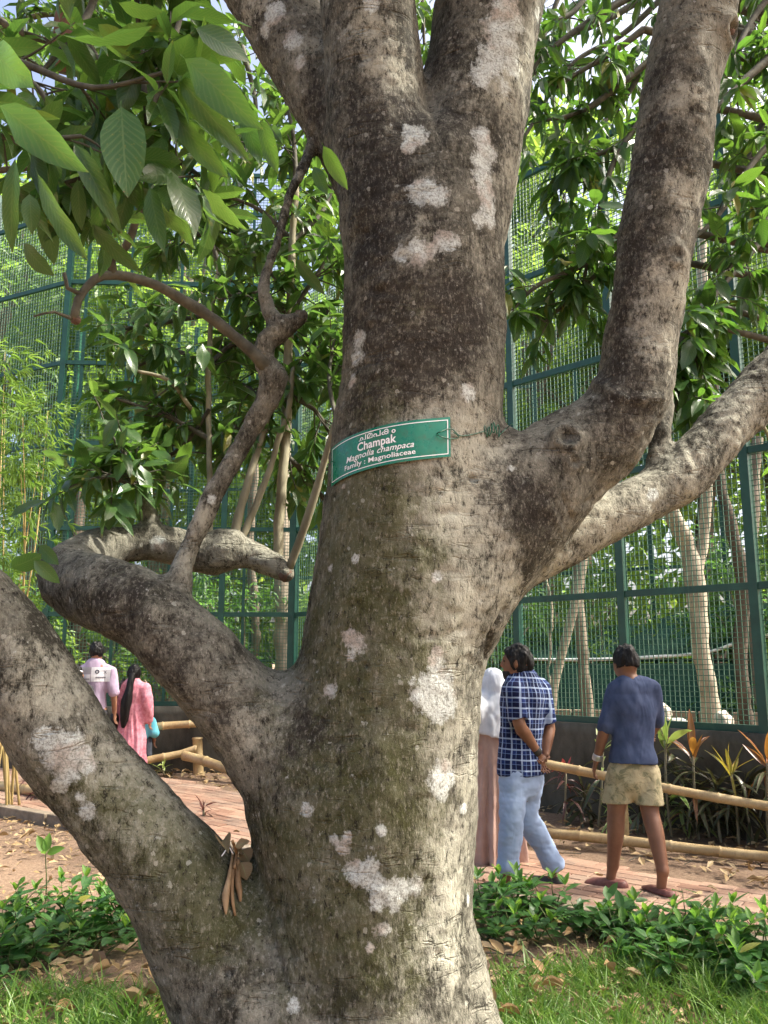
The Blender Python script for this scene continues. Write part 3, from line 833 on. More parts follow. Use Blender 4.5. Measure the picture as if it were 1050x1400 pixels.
def leaf_cloud(name, mat, base, d, n, L, W, simple_=True, smooth=False):
    """many leaves in one mesh; base/d/n (N,3), L, W (N,)"""
    T, TFc = (T5, T5F) if simple_ else (T8, T8F)
    d = d / np.linalg.norm(d, axis=1)[:, None]
    y = np.cross(n, d); y /= np.maximum(np.linalg.norm(y, axis=1), 1e-6)[:, None]
    z = np.cross(d, y)
    V = base[:, None, :] + (T[None, :, 0:1] * d[:, None, :]) * L[:, None, None] + (T[None, :, 1:2] * y[:, None, :]) * W[:, None, None] + (T[None, :, 2:3] * z[:, None, :]) * L[:, None, None]
    m, k = V.shape[:2]
    tri = []
    for q in TFc:
        tri.append([q[0], q[1], q[2]])
        if len(q) == 4: tri.append([q[0], q[2], q[3]])
    tri = np.array(tri)
    Fc = (tri[None] + (np.arange(m) * k)[:, None, None]).reshape(-1, 3)
    me = mesh_np(name, V.reshape(-1, 3), Fc, smooth, mat)
    ul = me.uv_layers.new(name='UVMap')
    uvt = np.stack([T[:, 0], .5 + T[:, 1]], 1)
    ul.data.foreach_set('uv', np.tile(uvt[tri.ravel()], (m, 1)).astype(np.float32).ravel())
    set_attr(me, 'tint', np.repeat(RNG.random(m), k))
    return me
def rdir(n): 
    q = RNG.normal(size=(n, 3)); return q / np.linalg.norm(q, axis=1)[:, None]

CHAMPAK = leaf_mat('champak_leaf', (.018, .058, .016), (.048, .112, .028), (.20, .36, .045), .36, .30)
RIGHTLEAF = leaf_mat('dark_leaf', (.014, .048, .015), (.036, .100, .024), (.17, .34, .035), .36, .30)
NEWLEAF = leaf_mat('bright_leaf', (.09, .22, .03), (.14, .28, .04), (.32, .55, .06), .45, .4, False)
CH = [leaf_grid('champak_leaf', CHAMPAK, w, dr, fo, wa, seed=i) for i, (w, dr, fo, wa) in enumerate(((.36, .3, .16, .025), (.33, .5, .25, .03), (.38, .12, .12, .035), (.30, .65, .3, .02), (.40, .25, .05, .05)))]
RG = [leaf_grid('dark_leaf', RIGHTLEAF, w, dr, fo, wa, seed=10 + i) for i, (w, dr, fo, wa) in enumerate(((.36, .3, .16, .025), (.32, .55, .25, .03), (.40, .15, .12, .035)))]

def bough_plan(c, ntw, twl, nleaf, L, r0, down=.45, up=.15, rnd=random):
    """c (n,4) polyline. returns twig tubes and leaf tuples"""
    tubes, leaves = [], []
    tubes.append((c[:, :3], c[:, 3]))
    n = len(c)
    for i in range(ntw):
        t = 1.0 if i == 0 else rnd.uniform(.12, 1)
        k = min(n - 1, int(t * (n - 1))); p = Vector(c[k, :3])
        tg = Vector(c[min(n - 1, k + 1), :3] - c[max(0, k - 1), :3]).normalized()
        d = (tg * rnd.uniform(.1, .9) + Vector((rnd.gauss(0, .7), rnd.gauss(0, .7), rnd.gauss(up, .5)))).normalized()
        ln = twl * rnd.uniform(.55, 1.25)
        pts = [p]
        for j in range(5):
            d = (d + Vector((rnd.gauss(0, .12), rnd.gauss(0, .12), rnd.gauss(-.02, .12)))).normalized(); pts.append(pts[-1] + d * ln / 5)
        tubes.append((np.array(pts), np.linspace(r0, r0 * .45, 6)))
        a0 = rnd.uniform(0, 6.28)
        for j in range(nleaf):
            s_ = .45 + .55 * (j + rnd.random()) / nleaf
            q = pts[int(s_ * 4.999)].lerp(pts[min(5, int(s_ * 4.999) + 1)], s_ * 5 % 1)
            an = a0 + j * 2.4; o = d.orthogonal().normalized(); o2 = d.cross(o)
            rad = o * math.cos(an) + o2 * math.sin(an)
            ld = (d * rnd.uniform(.2, .7) + rad * rnd.uniform(.6, 1.0) + Vector((0, 0, -down * rnd.uniform(.4, 1.7)))).normalized()
            nn = Vector((0, 0, 1)) + d * .4 + Vector((rnd.gauss(0, .35), rnd.gauss(0, .35), 0))
            leaves.append((q, ld, nn, L * rnd.uniform(.62, 1.2)))
    return tubes, leaves
def tubes_mesh(name, tubes, mat, n=6):
    mb = MB()
    for p, r in tubes: mb.tube([Vector(q) for q in p], list(r), n, False)
    return mb.mesh(name, mat)
def boughs(parent, specs, meshes, cloud_mat, nmax, L, ntw, twl, nleaf, r0=.0045, name='bough', down=.45, first=()):
    allv = list(first)
    for rows in specs:
        c = pxl(rows, .06)
        tb, lv = bough_plan(c, ntw, twl, nleaf, L, r0, down)
        obj(name, tubes_mesh(name, tb, TWIG), parent)
        allv += lv
    def seen(l):
        x, y, zc = topx(l[0]); ok = -40 < x < 1090 and -60 < y < 1400
        if ok:
            dv = Vector(l[0]) - ORG
            if bvh.ray_cast(ORG, dv.normalized(), dv.length)[0] is not None: ok = False
        return (0 if ok else 1, zc / l[3])
    allv.sort(key=seen)
    for q, ld, nn, ll in allv[:nmax]:
        leaf_obj(parent, random.choice(meshes), q, ld, nn, ll, random.uniform(.85, 1.15))
    return allv[nmax:]
def to_cloud(name, lv, mat, wr=.34, simple_=False):
    b = np.array([tuple(l[0]) for l in lv]); d = np.array([tuple(l[1]) for l in lv]); n = np.array([tuple(l[2]) for l in lv]); L = np.array([l[3] for l in lv])
    return leaf_cloud(name, mat, b, d, n, L, L * wr, simple_)

# --- champak: hero leaves close to the camera (stalk pixel, tip pixel, width pixels, distance, twist)
HERO = [((165, 138), (172, 252), 66, 2.1, .1), ((-8, 138), (106, 228), 46, 1.95, .5), ((98, 190), (152, 292), 46, 2.15, .2), ((262, 36), (342, 76), 44, 2.2, -.3), ((246, 74), (347, 168), 46, 2.2, .4),
        ((236, 94), (326, 208), 42, 2.25, .3), ((76, 46), (202, 70), 30, 2.0, 1.1), ((158, 2), (216, 28), 30, 2.1, .9), ((226, 138), (292, 238), 30, 2.3, .7), ((22, 208), (6, 332), 34, 2.0, .3), ((48, 230), (97, 346), 30, 2.1, .8),
        ((106, 240), (108, 312), 26, 2.3, .2), ((232, 228), (272, 312), 36, 2.3, -.6), ((204, 250), (216, 332), 32, 2.3, .4), ((272, 254), (332, 314), 20, 2.3, 1.0), ((-20, 60), (30, 112), 46, 1.9, .5), ((40, 262), (44, 312), 34, 2.2, 0),
        ((60, 140), (2, 210), 36, 2.4, .5), ((190, 250), (244, 320), 24, 2.4, .8), ((120, 300), (180, 372), 24, 2.5, .6), ((82, 182), (34, 240), 30, 2.35, .2), ((225, 180), (205, 250), 28, 2.5, .1), ((330, 150), (352, 215), 26, 2.6, .2),
        ((130, 160), (96, 100), 30, 2.5, .4), ((300, 170), (285, 255), 26, 2.6, .6), ((140, 250), (130, 330), 30, 2.45, .3), ((30, 330), (60, 376), 26, 2.4, .9), ((355, 160), (372, 225), 30, 2.7, .3), ((440, 195), (470, 255), 24, 3.0, .3),
        ((428, 225), (445, 262), 22, 3.1, .2), ((402, 350), (438, 400), 18, 3.4, .5), ((12, 776), (54, 766), 24, 3.1, .9), ((44, 764), (80, 796), 26, 3.1, .3), ((52, 744), (76, 770), 24, 3.15, .5), ((370, 330), (362, 290), 20, 3.4, .8)]
first = []
for (xa, ya), (xb, yb), w, Y, tw in HERO:
    a = P(xa, ya, Y); bq = P(xb, yb, Y + random.uniform(-.06, .06)); d = bq - a
    vd = (ORG - a).normalized(); side = d.normalized().cross(vd).normalized()
    nn = vd * math.cos(tw) + side * math.sin(tw)
    if nn.z < -.1: nn = nn + Vector((0, 0, .4))
    L = d.length / .93
    leaf_obj(tree, random.choice(CH), a, d, nn, L, w * S(xa, ya, Y) / (L * .35) / max(.55, math.cos(tw)) * random.uniform(.68, .92))
A_ = [[(-90, 40, 6, 2.5), (40, 90, 5, 2.4), (130, 120, 4, 2.35), (228, 98, 3, 2.3)], [(-90, 170, 5, 2.2), (30, 190, 4, 2.2), (112, 186, 3, 2.25)], [(198, 135, 5, 2.6), (192, 60, 4, 2.55), (182, -40, 3, 2.5)],
      [(260, -60, 5, 2.7), (245, 30, 4, 2.5), (225, 90, 4, 2.4), (205, 165, 3, 2.35)], [(150, -80, 6, 3.0), (120, 20, 5, 2.9), (60, 95, 3, 2.8)], [(205, 200, 5, 2.8), (242, 218, 4, 2.7), (272, 240, 3, 2.6)], [(0, 80, 5, 2.7), (60, 130, 4, 2.7), (100, 220, 3, 2.6)],
      [(205, 200, 4, 2.8), (150, 230, 3, 2.7), (90, 250, 3, 2.6)], [(60, -60, 5, 3.2), (110, 40, 4, 3.2), (160, 120, 3, 3.1)]]
B_ = [[(395, 430, 4, 4.5), (350, 400, 3, 4.5), (300, 410, 2, 4.4)], [(396, 430, 4, 4.5), (430, 380, 3, 4.5), (462, 330, 2, 4.5)], [(400, 330, 4, 4.6), (360, 290, 3, 4.6), (318, 270, 2, 4.6)], [(405, 250, 4, 4.6), (400, 180, 3, 4.7), (386, 120, 2, 4.8)],
      [(290, 430, 3, 4.5), (230, 440, 3, 4.5), (170, 450, 2, 4.4)], [(286, 600, 4, 4.3), (230, 570, 3, 4.3), (160, 545, 2, 4.2)], [(285, 500, 4, 4.4), (320, 470, 3, 4.5), (360, 480, 2, 4.6)], [(286, 600, 3, 4.3), (320, 590, 3, 4.4), (352, 602, 2, 4.5)],
      [(460, 575, 3, 4.0), (450, 520, 3, 4.2), (456, 468, 2, 4.4)], [(183, 664, 5, 3.98), (170, 620, 3, 3.95), (150, 592, 2, 3.9)], [(392, 540, 4, 4.45), (430, 560, 3, 4.5), (456, 602, 2, 4.6)], [(300, 360, 3, 4.55), (280, 320, 3, 4.6), (245, 330, 2, 4.6)],
      [(388, 620, 4, 4.4), (420, 650, 3, 4.6), (448, 692, 2, 4.8)], [(183, 664, 4, 3.98), (150, 650, 3, 3.9), (125, 655, 2, 3.85)], [(285, 500, 3, 4.4), (240, 480, 3, 4.4), (190, 500, 2, 4.3)], [(402, 500, 3, 4.34), (430, 470, 3, 4.5), (450, 420, 2, 4.6)],
      [(396, 400, 4, 4.5), (340, 340, 3, 4.7), (300, 300, 2, 4.9)], [(286, 560, 3, 4.3), (250, 610, 3, 4.4), (200, 640, 2, 4.5)], [(366, 570, 3, 4.3), (340, 530, 3, 4.6), (300, 520, 2, 4.8)], [(400, 330, 3, 4.6), (440, 290, 3, 4.8), (462, 240, 2, 5.0)]]
K_ = [[(-80, -40, 6, 5.2), (20, 40, 5, 5.2), (120, 60, 4, 5.1), (220, 30, 3, 5.0)], [(-80, 120, 6, 5.4), (40, 150, 5, 5.3), (140, 170, 4, 5.2), (230, 190, 3, 5.1)], [(320, -120, 6, 5.4), (260, -10, 5, 5.4), (230, 80, 4, 5.3), (250, 160, 3, 5.2)], [(-60, 240, 5, 5.6), (60, 230, 4, 5.5), (150, 260, 3, 5.4)],
      [(330, 60, 4, 5.6), (350, 150, 3, 5.5), (330, 220, 3, 5.4)], [(80, -100, 5, 5.8), (140, -20, 4, 5.8), (160, 90, 3, 5.7)], [(560, -160, 4, 6.4), (575, -40, 3, 6.4), (580, 60, 2, 6.4)], [(-60, 20, 5, 6.4), (60, 90, 4, 6.4), (180, 110, 3, 6.3), (300, 120, 2, 6.2)]]
K_ += [[(150, -60, 5, 6.8), (240, 40, 4, 6.8), (330, 60, 3, 6.8)], [(-60, 70, 5, 7.0), (60, 20, 4, 7.0), (150, 40, 3, 7.0)], [(260, 120, 4, 6.6), (330, 180, 3, 6.6), (400, 150, 3, 6.6)]]
rest0 = boughs(tree, K_, CH, CHAMPAK, 0, .19, 15, .34, 9)
rest = rest0 + boughs(tree, A_, CH, CHAMPAK, 110, .19, 8, .19, 8)
rest += boughs(tree, B_, CH, CHAMPAK, 150, .168, 12, .27, 8)
# the crown overhead, above the frame: it shades the trunk and breaks the sun into flecks
def crown_cloud(cs, n, L0, spread_, mat, name, wr=.34):
    cs = np.array(cs, float); k = RNG.integers(0, len(cs), n)
    base = cs[k, :3] + rdir(n) * (RNG.random(n) ** .5 * cs[k, 3])[:, None] * np.array([1, 1, .7])
    d = rdir(n) * .8 + np.array([0, 0, -.45]); nn = rdir(n) * .45 + np.array([0, 0, 1])
    L = L0 * RNG.uniform(.6, 1.25, n)
    return base, d, nn, L
cs = [(RNG.uniform(-2.5, 5.0), RNG.uniform(2.0, 8.2), RNG.uniform(5.6, 7.8), RNG.uniform(.35, .7)) for _ in range(40)]
cs += [(RNG.uniform(.6, 2.6), RNG.uniform(1.4, 2.7), RNG.uniform(5.2, 6.4), RNG.uniform(.35, .6)) for _ in range(9)]  # unseen extra clumps, added to keep direct sun off the near leaves
cs = [c for c in cs if topx(c[:3])[1] < -110 or not (-120 < topx(c[:3])[0] < 1170)]
b_, d_, n_, L_ = crown_cloud(cs, 70 * len(cs), .2, .5, CHAMPAK, 'crown')
rb = np.array([tuple(l[0]) for l in rest]); rd = np.array([tuple(l[1]) for l in rest]); rn = np.array([tuple(l[2]) for l in rest]); rl = np.array([l[3] for l in rest])
me = leaf_cloud('crown', CHAMPAK, np.vstack([rb, b_]), np.vstack([rd, d_]), np.vstack([rn, n_]), np.r_[rl, L_], np.r_[rl, L_] * .36, False)
tag(obj('crown', me, tree), kind='stuff')
for a, bq in (((480, -240, 56, 3.34), 0), ((720, -240, 66, 3.62), 1), ((270, -140, 45, 4.0), 2), ((1005, -200, 48, 3.36), 3)):
    x, y, r, Y = a; p = P(x, y, Y); tb = []
    for j in range(4):
        tgt = Vector(random.choice(cs)[:3])
        mid_ = p.lerp(tgt, .5) + Vector((0, 0, .4)); c = catmull([(*p, .06), (*mid_, .04), (*tgt, .012)], .2)
        tb.append((c[:, :3], c[:, 3]))
    obj('limb', tubes_mesh('limb', tb, TWIG, 8), tree)

# --- the leafy tree to the side (its trunk stands out of frame)
rtree = empty('leafy_tree', (4.6, 5.4, 0), 'leafy tree behind the upright limb with drooping glossy dark green leaves', 'tree')
C_ = [[(1000, -120, 9, 5.3), (900, -30, 6, 5.3), (820, 20, 5, 5.2), (740, 80, 3, 5.1), (700, 150, 2, 5.0)], [(960, 20, 6, 5.3), (880, 90, 5, 5.2), (800, 150, 4, 5.1), (745, 165, 2, 5.0)], [(900, 130, 5, 5.0), (840, 220, 4, 4.9), (812, 320, 3, 4.8), (795, 400, 2, 4.7)],
      [(870, 300, 5, 4.8), (800, 360, 4, 4.7), (735, 390, 3, 4.6), (700, 425, 2, 4.6)], [(840, -80, 6, 5.6), (790, 10, 4, 5.5), (745, 40, 3, 5.4), (730, 110, 2, 5.4)], [(880, 40, 5, 5.0), (840, 70, 4, 5.0), (790, 100, 3, 5.0), (760, 120, 2, 5.0)], [(850, 200, 4, 5.0), (800, 220, 3, 5.0), (775, 260, 2, 5.0)], [(850, 340, 4, 4.8), (790, 400, 3, 4.8), (745, 440, 2, 4.8)],
      [(1120, 20, 8, 4.9), (1040, 90, 6, 4.8), (980, 150, 4, 4.7), (945, 230, 2, 4.6)], [(1130, 130, 8, 4.8), (1040, 210, 5, 4.7), (985, 290, 4, 4.6), (945, 330, 2, 4.5)], [(1120, 240, 7, 4.8), (1040, 310, 5, 4.7), (995, 370, 3, 4.6)], [(1040, 330, 5, 4.7), (980, 400, 4, 4.6), (930, 470, 2, 4.5)],
      [(990, 420, 4, 4.6), (945, 500, 3, 4.5), (922, 560, 2, 4.45)], [(1120, -80, 8, 5.2), (1040, 10, 5, 5.1), (1000, 80, 3, 5.0)], [(1130, 60, 6, 5.4), (1060, 140, 4, 5.3), (1010, 240, 3, 5.2)], [(960, 440, 4, 4.6), (925, 470, 3, 4.6), (915, 520, 2, 4.5)]]
Q_ = [[(1000, -140, 6, 6.6), (900, -20, 5, 6.6), (800, 40, 4, 6.5), (720, 60, 3, 6.4)], [(960, -60, 5, 6.8), (860, 40, 4, 6.8), (780, 90, 3, 6.7), (715, 190, 3, 6.6)], [(820, -140, 5, 7.0), (770, -20, 4, 7.0), (740, 60, 3, 6.9)], [(900, 60, 4, 6.4), (850, 140, 4, 6.4), (800, 190, 3, 6.3)], [(1130, -60, 6, 6.2), (1040, 20, 5, 6.2), (1000, 90, 4, 6.1)], [(1130, 120, 6, 6.2), (1050, 180, 5, 6.2), (1000, 260, 4, 6.1)]]
restq = boughs(rtree, Q_, RG, RIGHTLEAF, 0, .19, 15, .34, 9, down=.6)
rest = restq + boughs(rtree, C_, RG, RIGHTLEAF, 300, .19, 13, .27, 9, down=.6)
tag(obj('foliage', to_cloud('foliage', rest, RIGHTLEAF), rtree), kind='stuff')
c = catmull([(4.6, 5.4, -.1, .17), (4.55, 5.4, 2, .15), (4.3, 5.35, 4, .12), (3.6, 5.3, 5.6, .07), (2.4, 5.3, 6.0, .04)], .2)
t1 = [(c[:, :3], c[:, 3])]
for rows in C_:
    q = P(*rows[0][:2], rows[0][3]); e = Vector((4.5, 5.4, min(5.0, max(2.2, q.z - .6))))
    cc = catmull([(*e, .045), (*(e.lerp(q, .5) + Vector((0, 0, .1))), .03), (*q, rows[0][2] * S(*rows[0][:2], rows[0][3]))], .15); t1.append((cc[:, :3], cc[:, 3]))
obj('trunk', tubes_mesh('trunk', t1, TWIG, 8), rtree)
# bright young shoot at the frame edge, below the thin limb
sh = empty('young_shoot', P(1075, 640, 4.3), 'bright green young shoot at the frame edge below the thin limb', 'shoot')
NL = leaf_grid('bright_leaf', NEWLEAF, .34, .3, .15, .03, seed=40)
tb, lv = bough_plan(pxl([(1085, 680, 4, 4.3), (1062, 620, 3, 4.3), (1040, 575, 2, 4.3)], .05), 5, .13, 5, .13, .003)
obj('stem', tubes_mesh('stem', tb, SPROUT), sh)
for q, ld, nn, ll in lv: leaf_obj(sh, NL, q, ld, nn, ll)
# thick leaning limb of another tree at the top corner
o = limb([(150, -120, 34, 4.6), (112, -20, 27, 4.6), (96, 45, 24, 4.6), (88, 80, 18, 4.6), (70, 92, 8, 4.6)], 'overhanging_limb', None, simple('red_brown_bark', (.075, .040, .026), (.17, .10, .065), 12, .85, .6, 60, .01, vec=(1, 1, .4)), 12, .05, .02, 30)
tag(o, 'thick reddish brown broken limb hanging down among the leaves in the top corner', 'limb')

# ================================================================== trees and shrubs beyond the fence
FARLEAF = [leaf_mat('far_leaf_a', (.055, .125, .025), (.10, .20, .038), (.34, .52, .07), .48, .5, False),
           leaf_mat('far_leaf_b', (.075, .150, .028), (.13, .225, .04), (.42, .58, .08), .50, .5, False),
           leaf_mat('far_leaf_c', (.035, .10, .034), (.07, .16, .045), (.22, .44, .07), .42, .45, False)]
PALEB = simple('pale_bark', (.20, .17, .125), (.42, .37, .29), 7, .85, .5, 40, .01, vec=(1, 1, .5))
DARKB = simple('dark_bark', (.045, .036, .028), (.12, .095, .07), 9, .9, .6, 40, .01, vec=(1, 1, .3))
MIDB = simple('grey_bark', (.12, .10, .075), (.26, .22, .17), 9, .9, .6, 40, .01, vec=(1, 1, .4))
def far_tree(name, lab, cat, loc, h, cr, ch, nl, L0, mat, bark, seed, nc=30, group=None, tr=None, wr=.42, up=.0):
    rg = np.random.default_rng(seed)
    e = empty(name, loc, lab, cat, group); x, y, z = loc
    if tr is None: tr = .035 * h ** .8
    top = h - ch * .35
    c = catmull([(x, y, z - .1, tr), (x + rg.normal(0, .15), y + rg.normal(0, .15), z + top * .4, tr * .8), (x + rg.normal(0, .4), y + rg.normal(0, .3), z + top, tr * .35)], .3)
    tb = [(c[:, :3], c[:, 3])]
    cs = []
    for k in range(nc):
        q = rg.normal(size=3); q /= np.linalg.norm(q); q *= rg.random() ** .4
        cs.append((x + q[0] * cr, y + q[1] * cr, z + h - ch / 2 + q[2] * ch / 2, rg.uniform(.22, .42) * cr))
    for k in range(min(nc, 9)):
        i = int(rg.uniform(.45, .95) * (len(c) - 1)); a, b2 = c[i, :3], np.array(cs[k][:3]); m_ = (a + b2) / 2 + [0, 0, .2]
        cc = catmull([(*a, tr * .35), (*m_, tr * .22), (*b2, tr * .08)], .3); tb.append((cc[:, :3], cc[:, 3]))
    obj('trunk', tubes_mesh('trunk', tb, bark, 8), e)
    cs = np.array(cs); k = rg.integers(0, nc, nl)
    rr = rg.normal(size=(nl, 3)); rr /= np.linalg.norm(rr, axis=1)[:, None]
    base = cs[k, :3] + rr * (rg.random(nl) ** .45 * cs[k, 3])[:, None] * np.array([1, 1, .75])
    d = rr * .6 + rg.normal(size=(nl, 3)) * .5 + np.array([0, 0, -.35 + up]); nn = rg.normal(size=(nl, 3)) * .5 + np.array([0, 0, 1])
    L = L0 * rg.uniform(.6, 1.3, nl)
    tag(obj('crown', leaf_cloud('crown', mat, base, d, nn, L, L * wr), e), kind='stuff')
    return e
FT = [  # x, y, height, crown radius, crown height, leaves, leaf length, material, bark, words
    (-9.5, 19.0, 12.5, 3.2, 8.5, 4200, .28, 0, MIDB, 'tall bushy tree beyond the fence, above the bamboo'),
    (-5.6, 21.5, 14.5, 3.4, 10, 4600, .30, 1, MIDB, 'tall yellow-green tree beyond the fence, behind the curled limb'),
    (-2.2, 18.5, 9.5, 2.5, 6.8, 3400, .24, 0, PALEB, 'slender mid green tree beyond the fence, left of the big trunk'),
    (.9, 22.5, 13.5, 3.2, 9.5, 4000, .30, 1, MIDB, 'tree hidden mostly behind the big trunk, beyond the fence'),
    (3.6, 19.0, 11.0, 2.7, 8, 4200, .25, 1, MIDB, 'bright tree beyond the fence, right beside the big trunk'),
    (6.4, 16.5, 10.5, 2.6, 7.5, 4200, .24, 0, DARKB, 'broad green tree beyond the fence, behind the upright limb'),
    (9.6, 15.0, 11.0, 2.8, 8.5, 3600, .24, 1, MIDB, 'yellow-green tree beyond the fence at the frame edge'),
    (5.8, 25.0, 17.5, 4.0, 10, 3600, .38, 1, MIDB, 'tallest pale green tree far behind the upright limb'),
    (-1.5, 27.0, 16.0, 3.8, 9, 3000, .38, 1, MIDB, 'tall far tree showing between the stems of the big trunk'),
    (-11.5, 27.0, 17.0, 4.2, 12, 3400, .40, 0, MIDB, 'tall dark far tree in the corner above the bamboo'),
    (-7.6, 24.0, 15.0, 3.6, 11, 3600, .36, 1, MIDB, 'light green tree filling the gap left of the curled limb, far back'),
    (9.0, 19.0, 14.5, 3.4, 11, 3600, .32, 1, MIDB, 'light green tree filling the gap right of the upright limb, far back'),
    (3.0, 28.0, 19.0, 4.2, 13, 3200, .42, 1, MIDB, 'very tall light tree far behind, just right of the big trunk'),
    (12.0, 22.0, 16.0, 4.2, 11, 3400, .38, 0, MIDB, 'tall far tree beyond the frame edge behind the thin limb')]
for i, (x, y, h, cr, ch, nl, L0, mi, bk, words) in enumerate(FT):
    far_tree('forest_tree', words, 'tree', (x, y, .5), h * 1.06, cr * 1.12, ch * 1.1, int(nl * 1.75), L0 * 1.08, FARLEAF[mi], bk, 100 + i, 34, 'trees beyond the fence')
SHR = [(-6.8, 14.8, 2.6, 1.5, 2), (-4.6, 15.2, 2.2, 1.4, 0), (-2.6, 14.4, 2.9, 1.3, 2), (-.8, 15.0, 2.4, 1.3, 0), (1.6, 13.6, 2.6, 1.3, 2), (3.4, 14.6, 3.2, 1.5, 0), (5.2, 12.6, 2.9, 1.2, 2), (6.6, 11.4, 3.0, 1.2, 1), (-5.6, 13.4, 1.6, .9, 1), (8.0, 10.2, 3.2, 1.3, 2), (-9.6, 16.0, 3.2, 1.8, 2), (2.4, 16.8, 4.2, 1.8, 1), (-3.6, 17.4, 4.4, 1.9, 1), (7.4, 13.6, 4.4, 1.8, 1)]
SW = ['dark shrub by the frame post beyond the fence, left', 'mid green shrub behind the man in lavender', 'dark tall shrub behind the woman in pink', 'green shrub beside the big trunk beyond the fence', 'dark shrub behind the person in the white shawl', 'tall green shrub behind the plaid shirt man', 'dark shrub behind the navy shirt man',
      'light green shrub behind the pale forked trunk', 'low bright shrub close to the fence, left', 'dark shrub at the frame edge beyond the fence', 'dark wide shrub behind the bamboo', 'tall light shrub behind the green shed', 'tall light shrub deep in the enclosure, left', 'tall light shrub deep in the enclosure at the frame edge']
for i, ((x, y, h, cr, mi), wd) in enumerate(zip(SHR, SW)):
    far_tree('enclosure_shrub', wd, 'shrub', (x, y, .5), h, cr, h * .85, 1500, .17, FARLEAF[mi], MIDB, 200 + i, 22, 'shrubs inside the enclosure', .04, .4)
# far wood closing the view
n = 34000
ang = RNG.uniform(-1.05, 1.05, n); rad = RNG.uniform(33, 42, n)
zz = RNG.random(n) ** 1.15 * (17 + 5 * np.array(fbm(np.stack([ang * 6, ang * 0, ang * 0], 1), 1.0, 5, 3)))
base = np.stack([np.sin(ang) * rad, np.cos(ang) * rad, zz], 1)
me = leaf_cloud('far_woodland', FARLEAF[0], base, rdir(n) + [0, 0, -.3], rdir(n) * .6 + [0, 0, 1], RNG.uniform(.5, 1.0, n), RNG.uniform(.3, .55, n))
tag(obj('far_woodland', me), 'far woodland closing the view beyond the enclosure', 'woodland', kind='stuff')

# trunks inside the enclosure, right behind the fence
def stem_tree(name, lab, chains, bark, n=12):
    c0 = pxl(chains[0], .08); e = empty(name, (c0[0, 0], c0[0, 1], .5), lab, 'tree')
    tb = []
    for rows in chains:
        c = pxl(rows, .08); c[:, :3] += .02 * np.stack([fbm(c[:, :3], 3, 50 + k, 2) for k in range(3)], 1)
        tb.append((c[:, :3], c[:, 3] * (1 + .15 * vnoise(c[:, :3], 6, 60))))
    obj('trunk', tubes_mesh('trunk', tb, bark, n), e)
    return e
stem_tree('pale_tree', 'pale barked forked tree inside the enclosure behind the navy shirt man', [[(974, 1010, 14, 10.6), (966, 940, 12, 10.6), (956, 860, 12, 10.6), (950, 790, 14, 10.6), (940, 745, 12, 10.6), (918, 700, 11, 10.5), (902, 655, 9, 10.4), (890, 600, 8, 10.4)], [(952, 780, 11, 10.6), (963, 735, 7, 10.6), (966, 650, 8, 10.6), (958, 560, 8, 10.7), (962, 400, 7, 10.8), (950, 250, 5, 11)]], PALEB)
stem_tree('dark_tree', 'dark slender trunk beside the pale forked tree', [[(1024, 1010, 11, 11.2), (1012, 900, 9, 11.2), (1016, 800, 10, 11.2), (1000, 720, 8, 11.2), (982, 640, 7, 11.3), (975, 500, 7, 11.5)]], DARKB)
stem_tree('grey_tree', 'grey trunk beyond the dark slender trunk, close to the fence post', [[(1038, 1010, 9, 12.2), (1034, 880, 8, 12.2), (1028, 760, 8, 12.2), (1035, 600, 7, 12.4)]], MIDB)
stem_tree('leaning_pole_tree', 'thin pale stem leaning behind the plaid shirt man', [[(748, 985, 7, 10.6), (765, 910, 6, 10.6), (785, 830, 6, 10.6), (800, 740, 5, 10.7), (806, 620, 4, 10.9)]], PALEB)
stem_tree('mossy_tree', 'brown trunk between the two men beyond the fence', [[(803, 1000, 9, 11.4), (797, 900, 8, 11.4), (790, 800, 9, 11.4), (798, 720, 8, 11.4), (790, 560, 7, 11.6)]], MIDB)
stem_tree('grey_tree', 'broad pale grey trunk between curled limb and big trunk', [[(392, 990, 13, 14.5), (388, 900, 12, 14.5), (386, 800, 11, 14.5), (390, 650, 9, 14.7), (394, 480, 8, 15)]], PALEB)
stem_tree('dark_tree', 'dark trunk behind the man in the lavender shirt', [[(112, 985, 12, 14.8), (108, 900, 11, 14.8), (100, 800, 10, 14.8), (112, 650, 8, 15)]], DARKB)
stem_tree('grey_tree', 'thin grey trunk left of the broad pale grey trunk', [[(345, 985, 7, 15), (350, 860, 6, 15), (342, 740, 6, 15), (350, 600, 5, 15)]], MIDB)
o = limb([(752, 960, 2, 10.4), (749, 900, 2, 10.4), (753, 850, 2, 10.4), (749, 790, 2, 10.4), (752, 720, 2, 10.5)], 'hanging_vine', None, PALEB, 5, .04, .03, 71)
tag(o, 'thin pale vine hanging behind the plaid shirt man', 'vine')
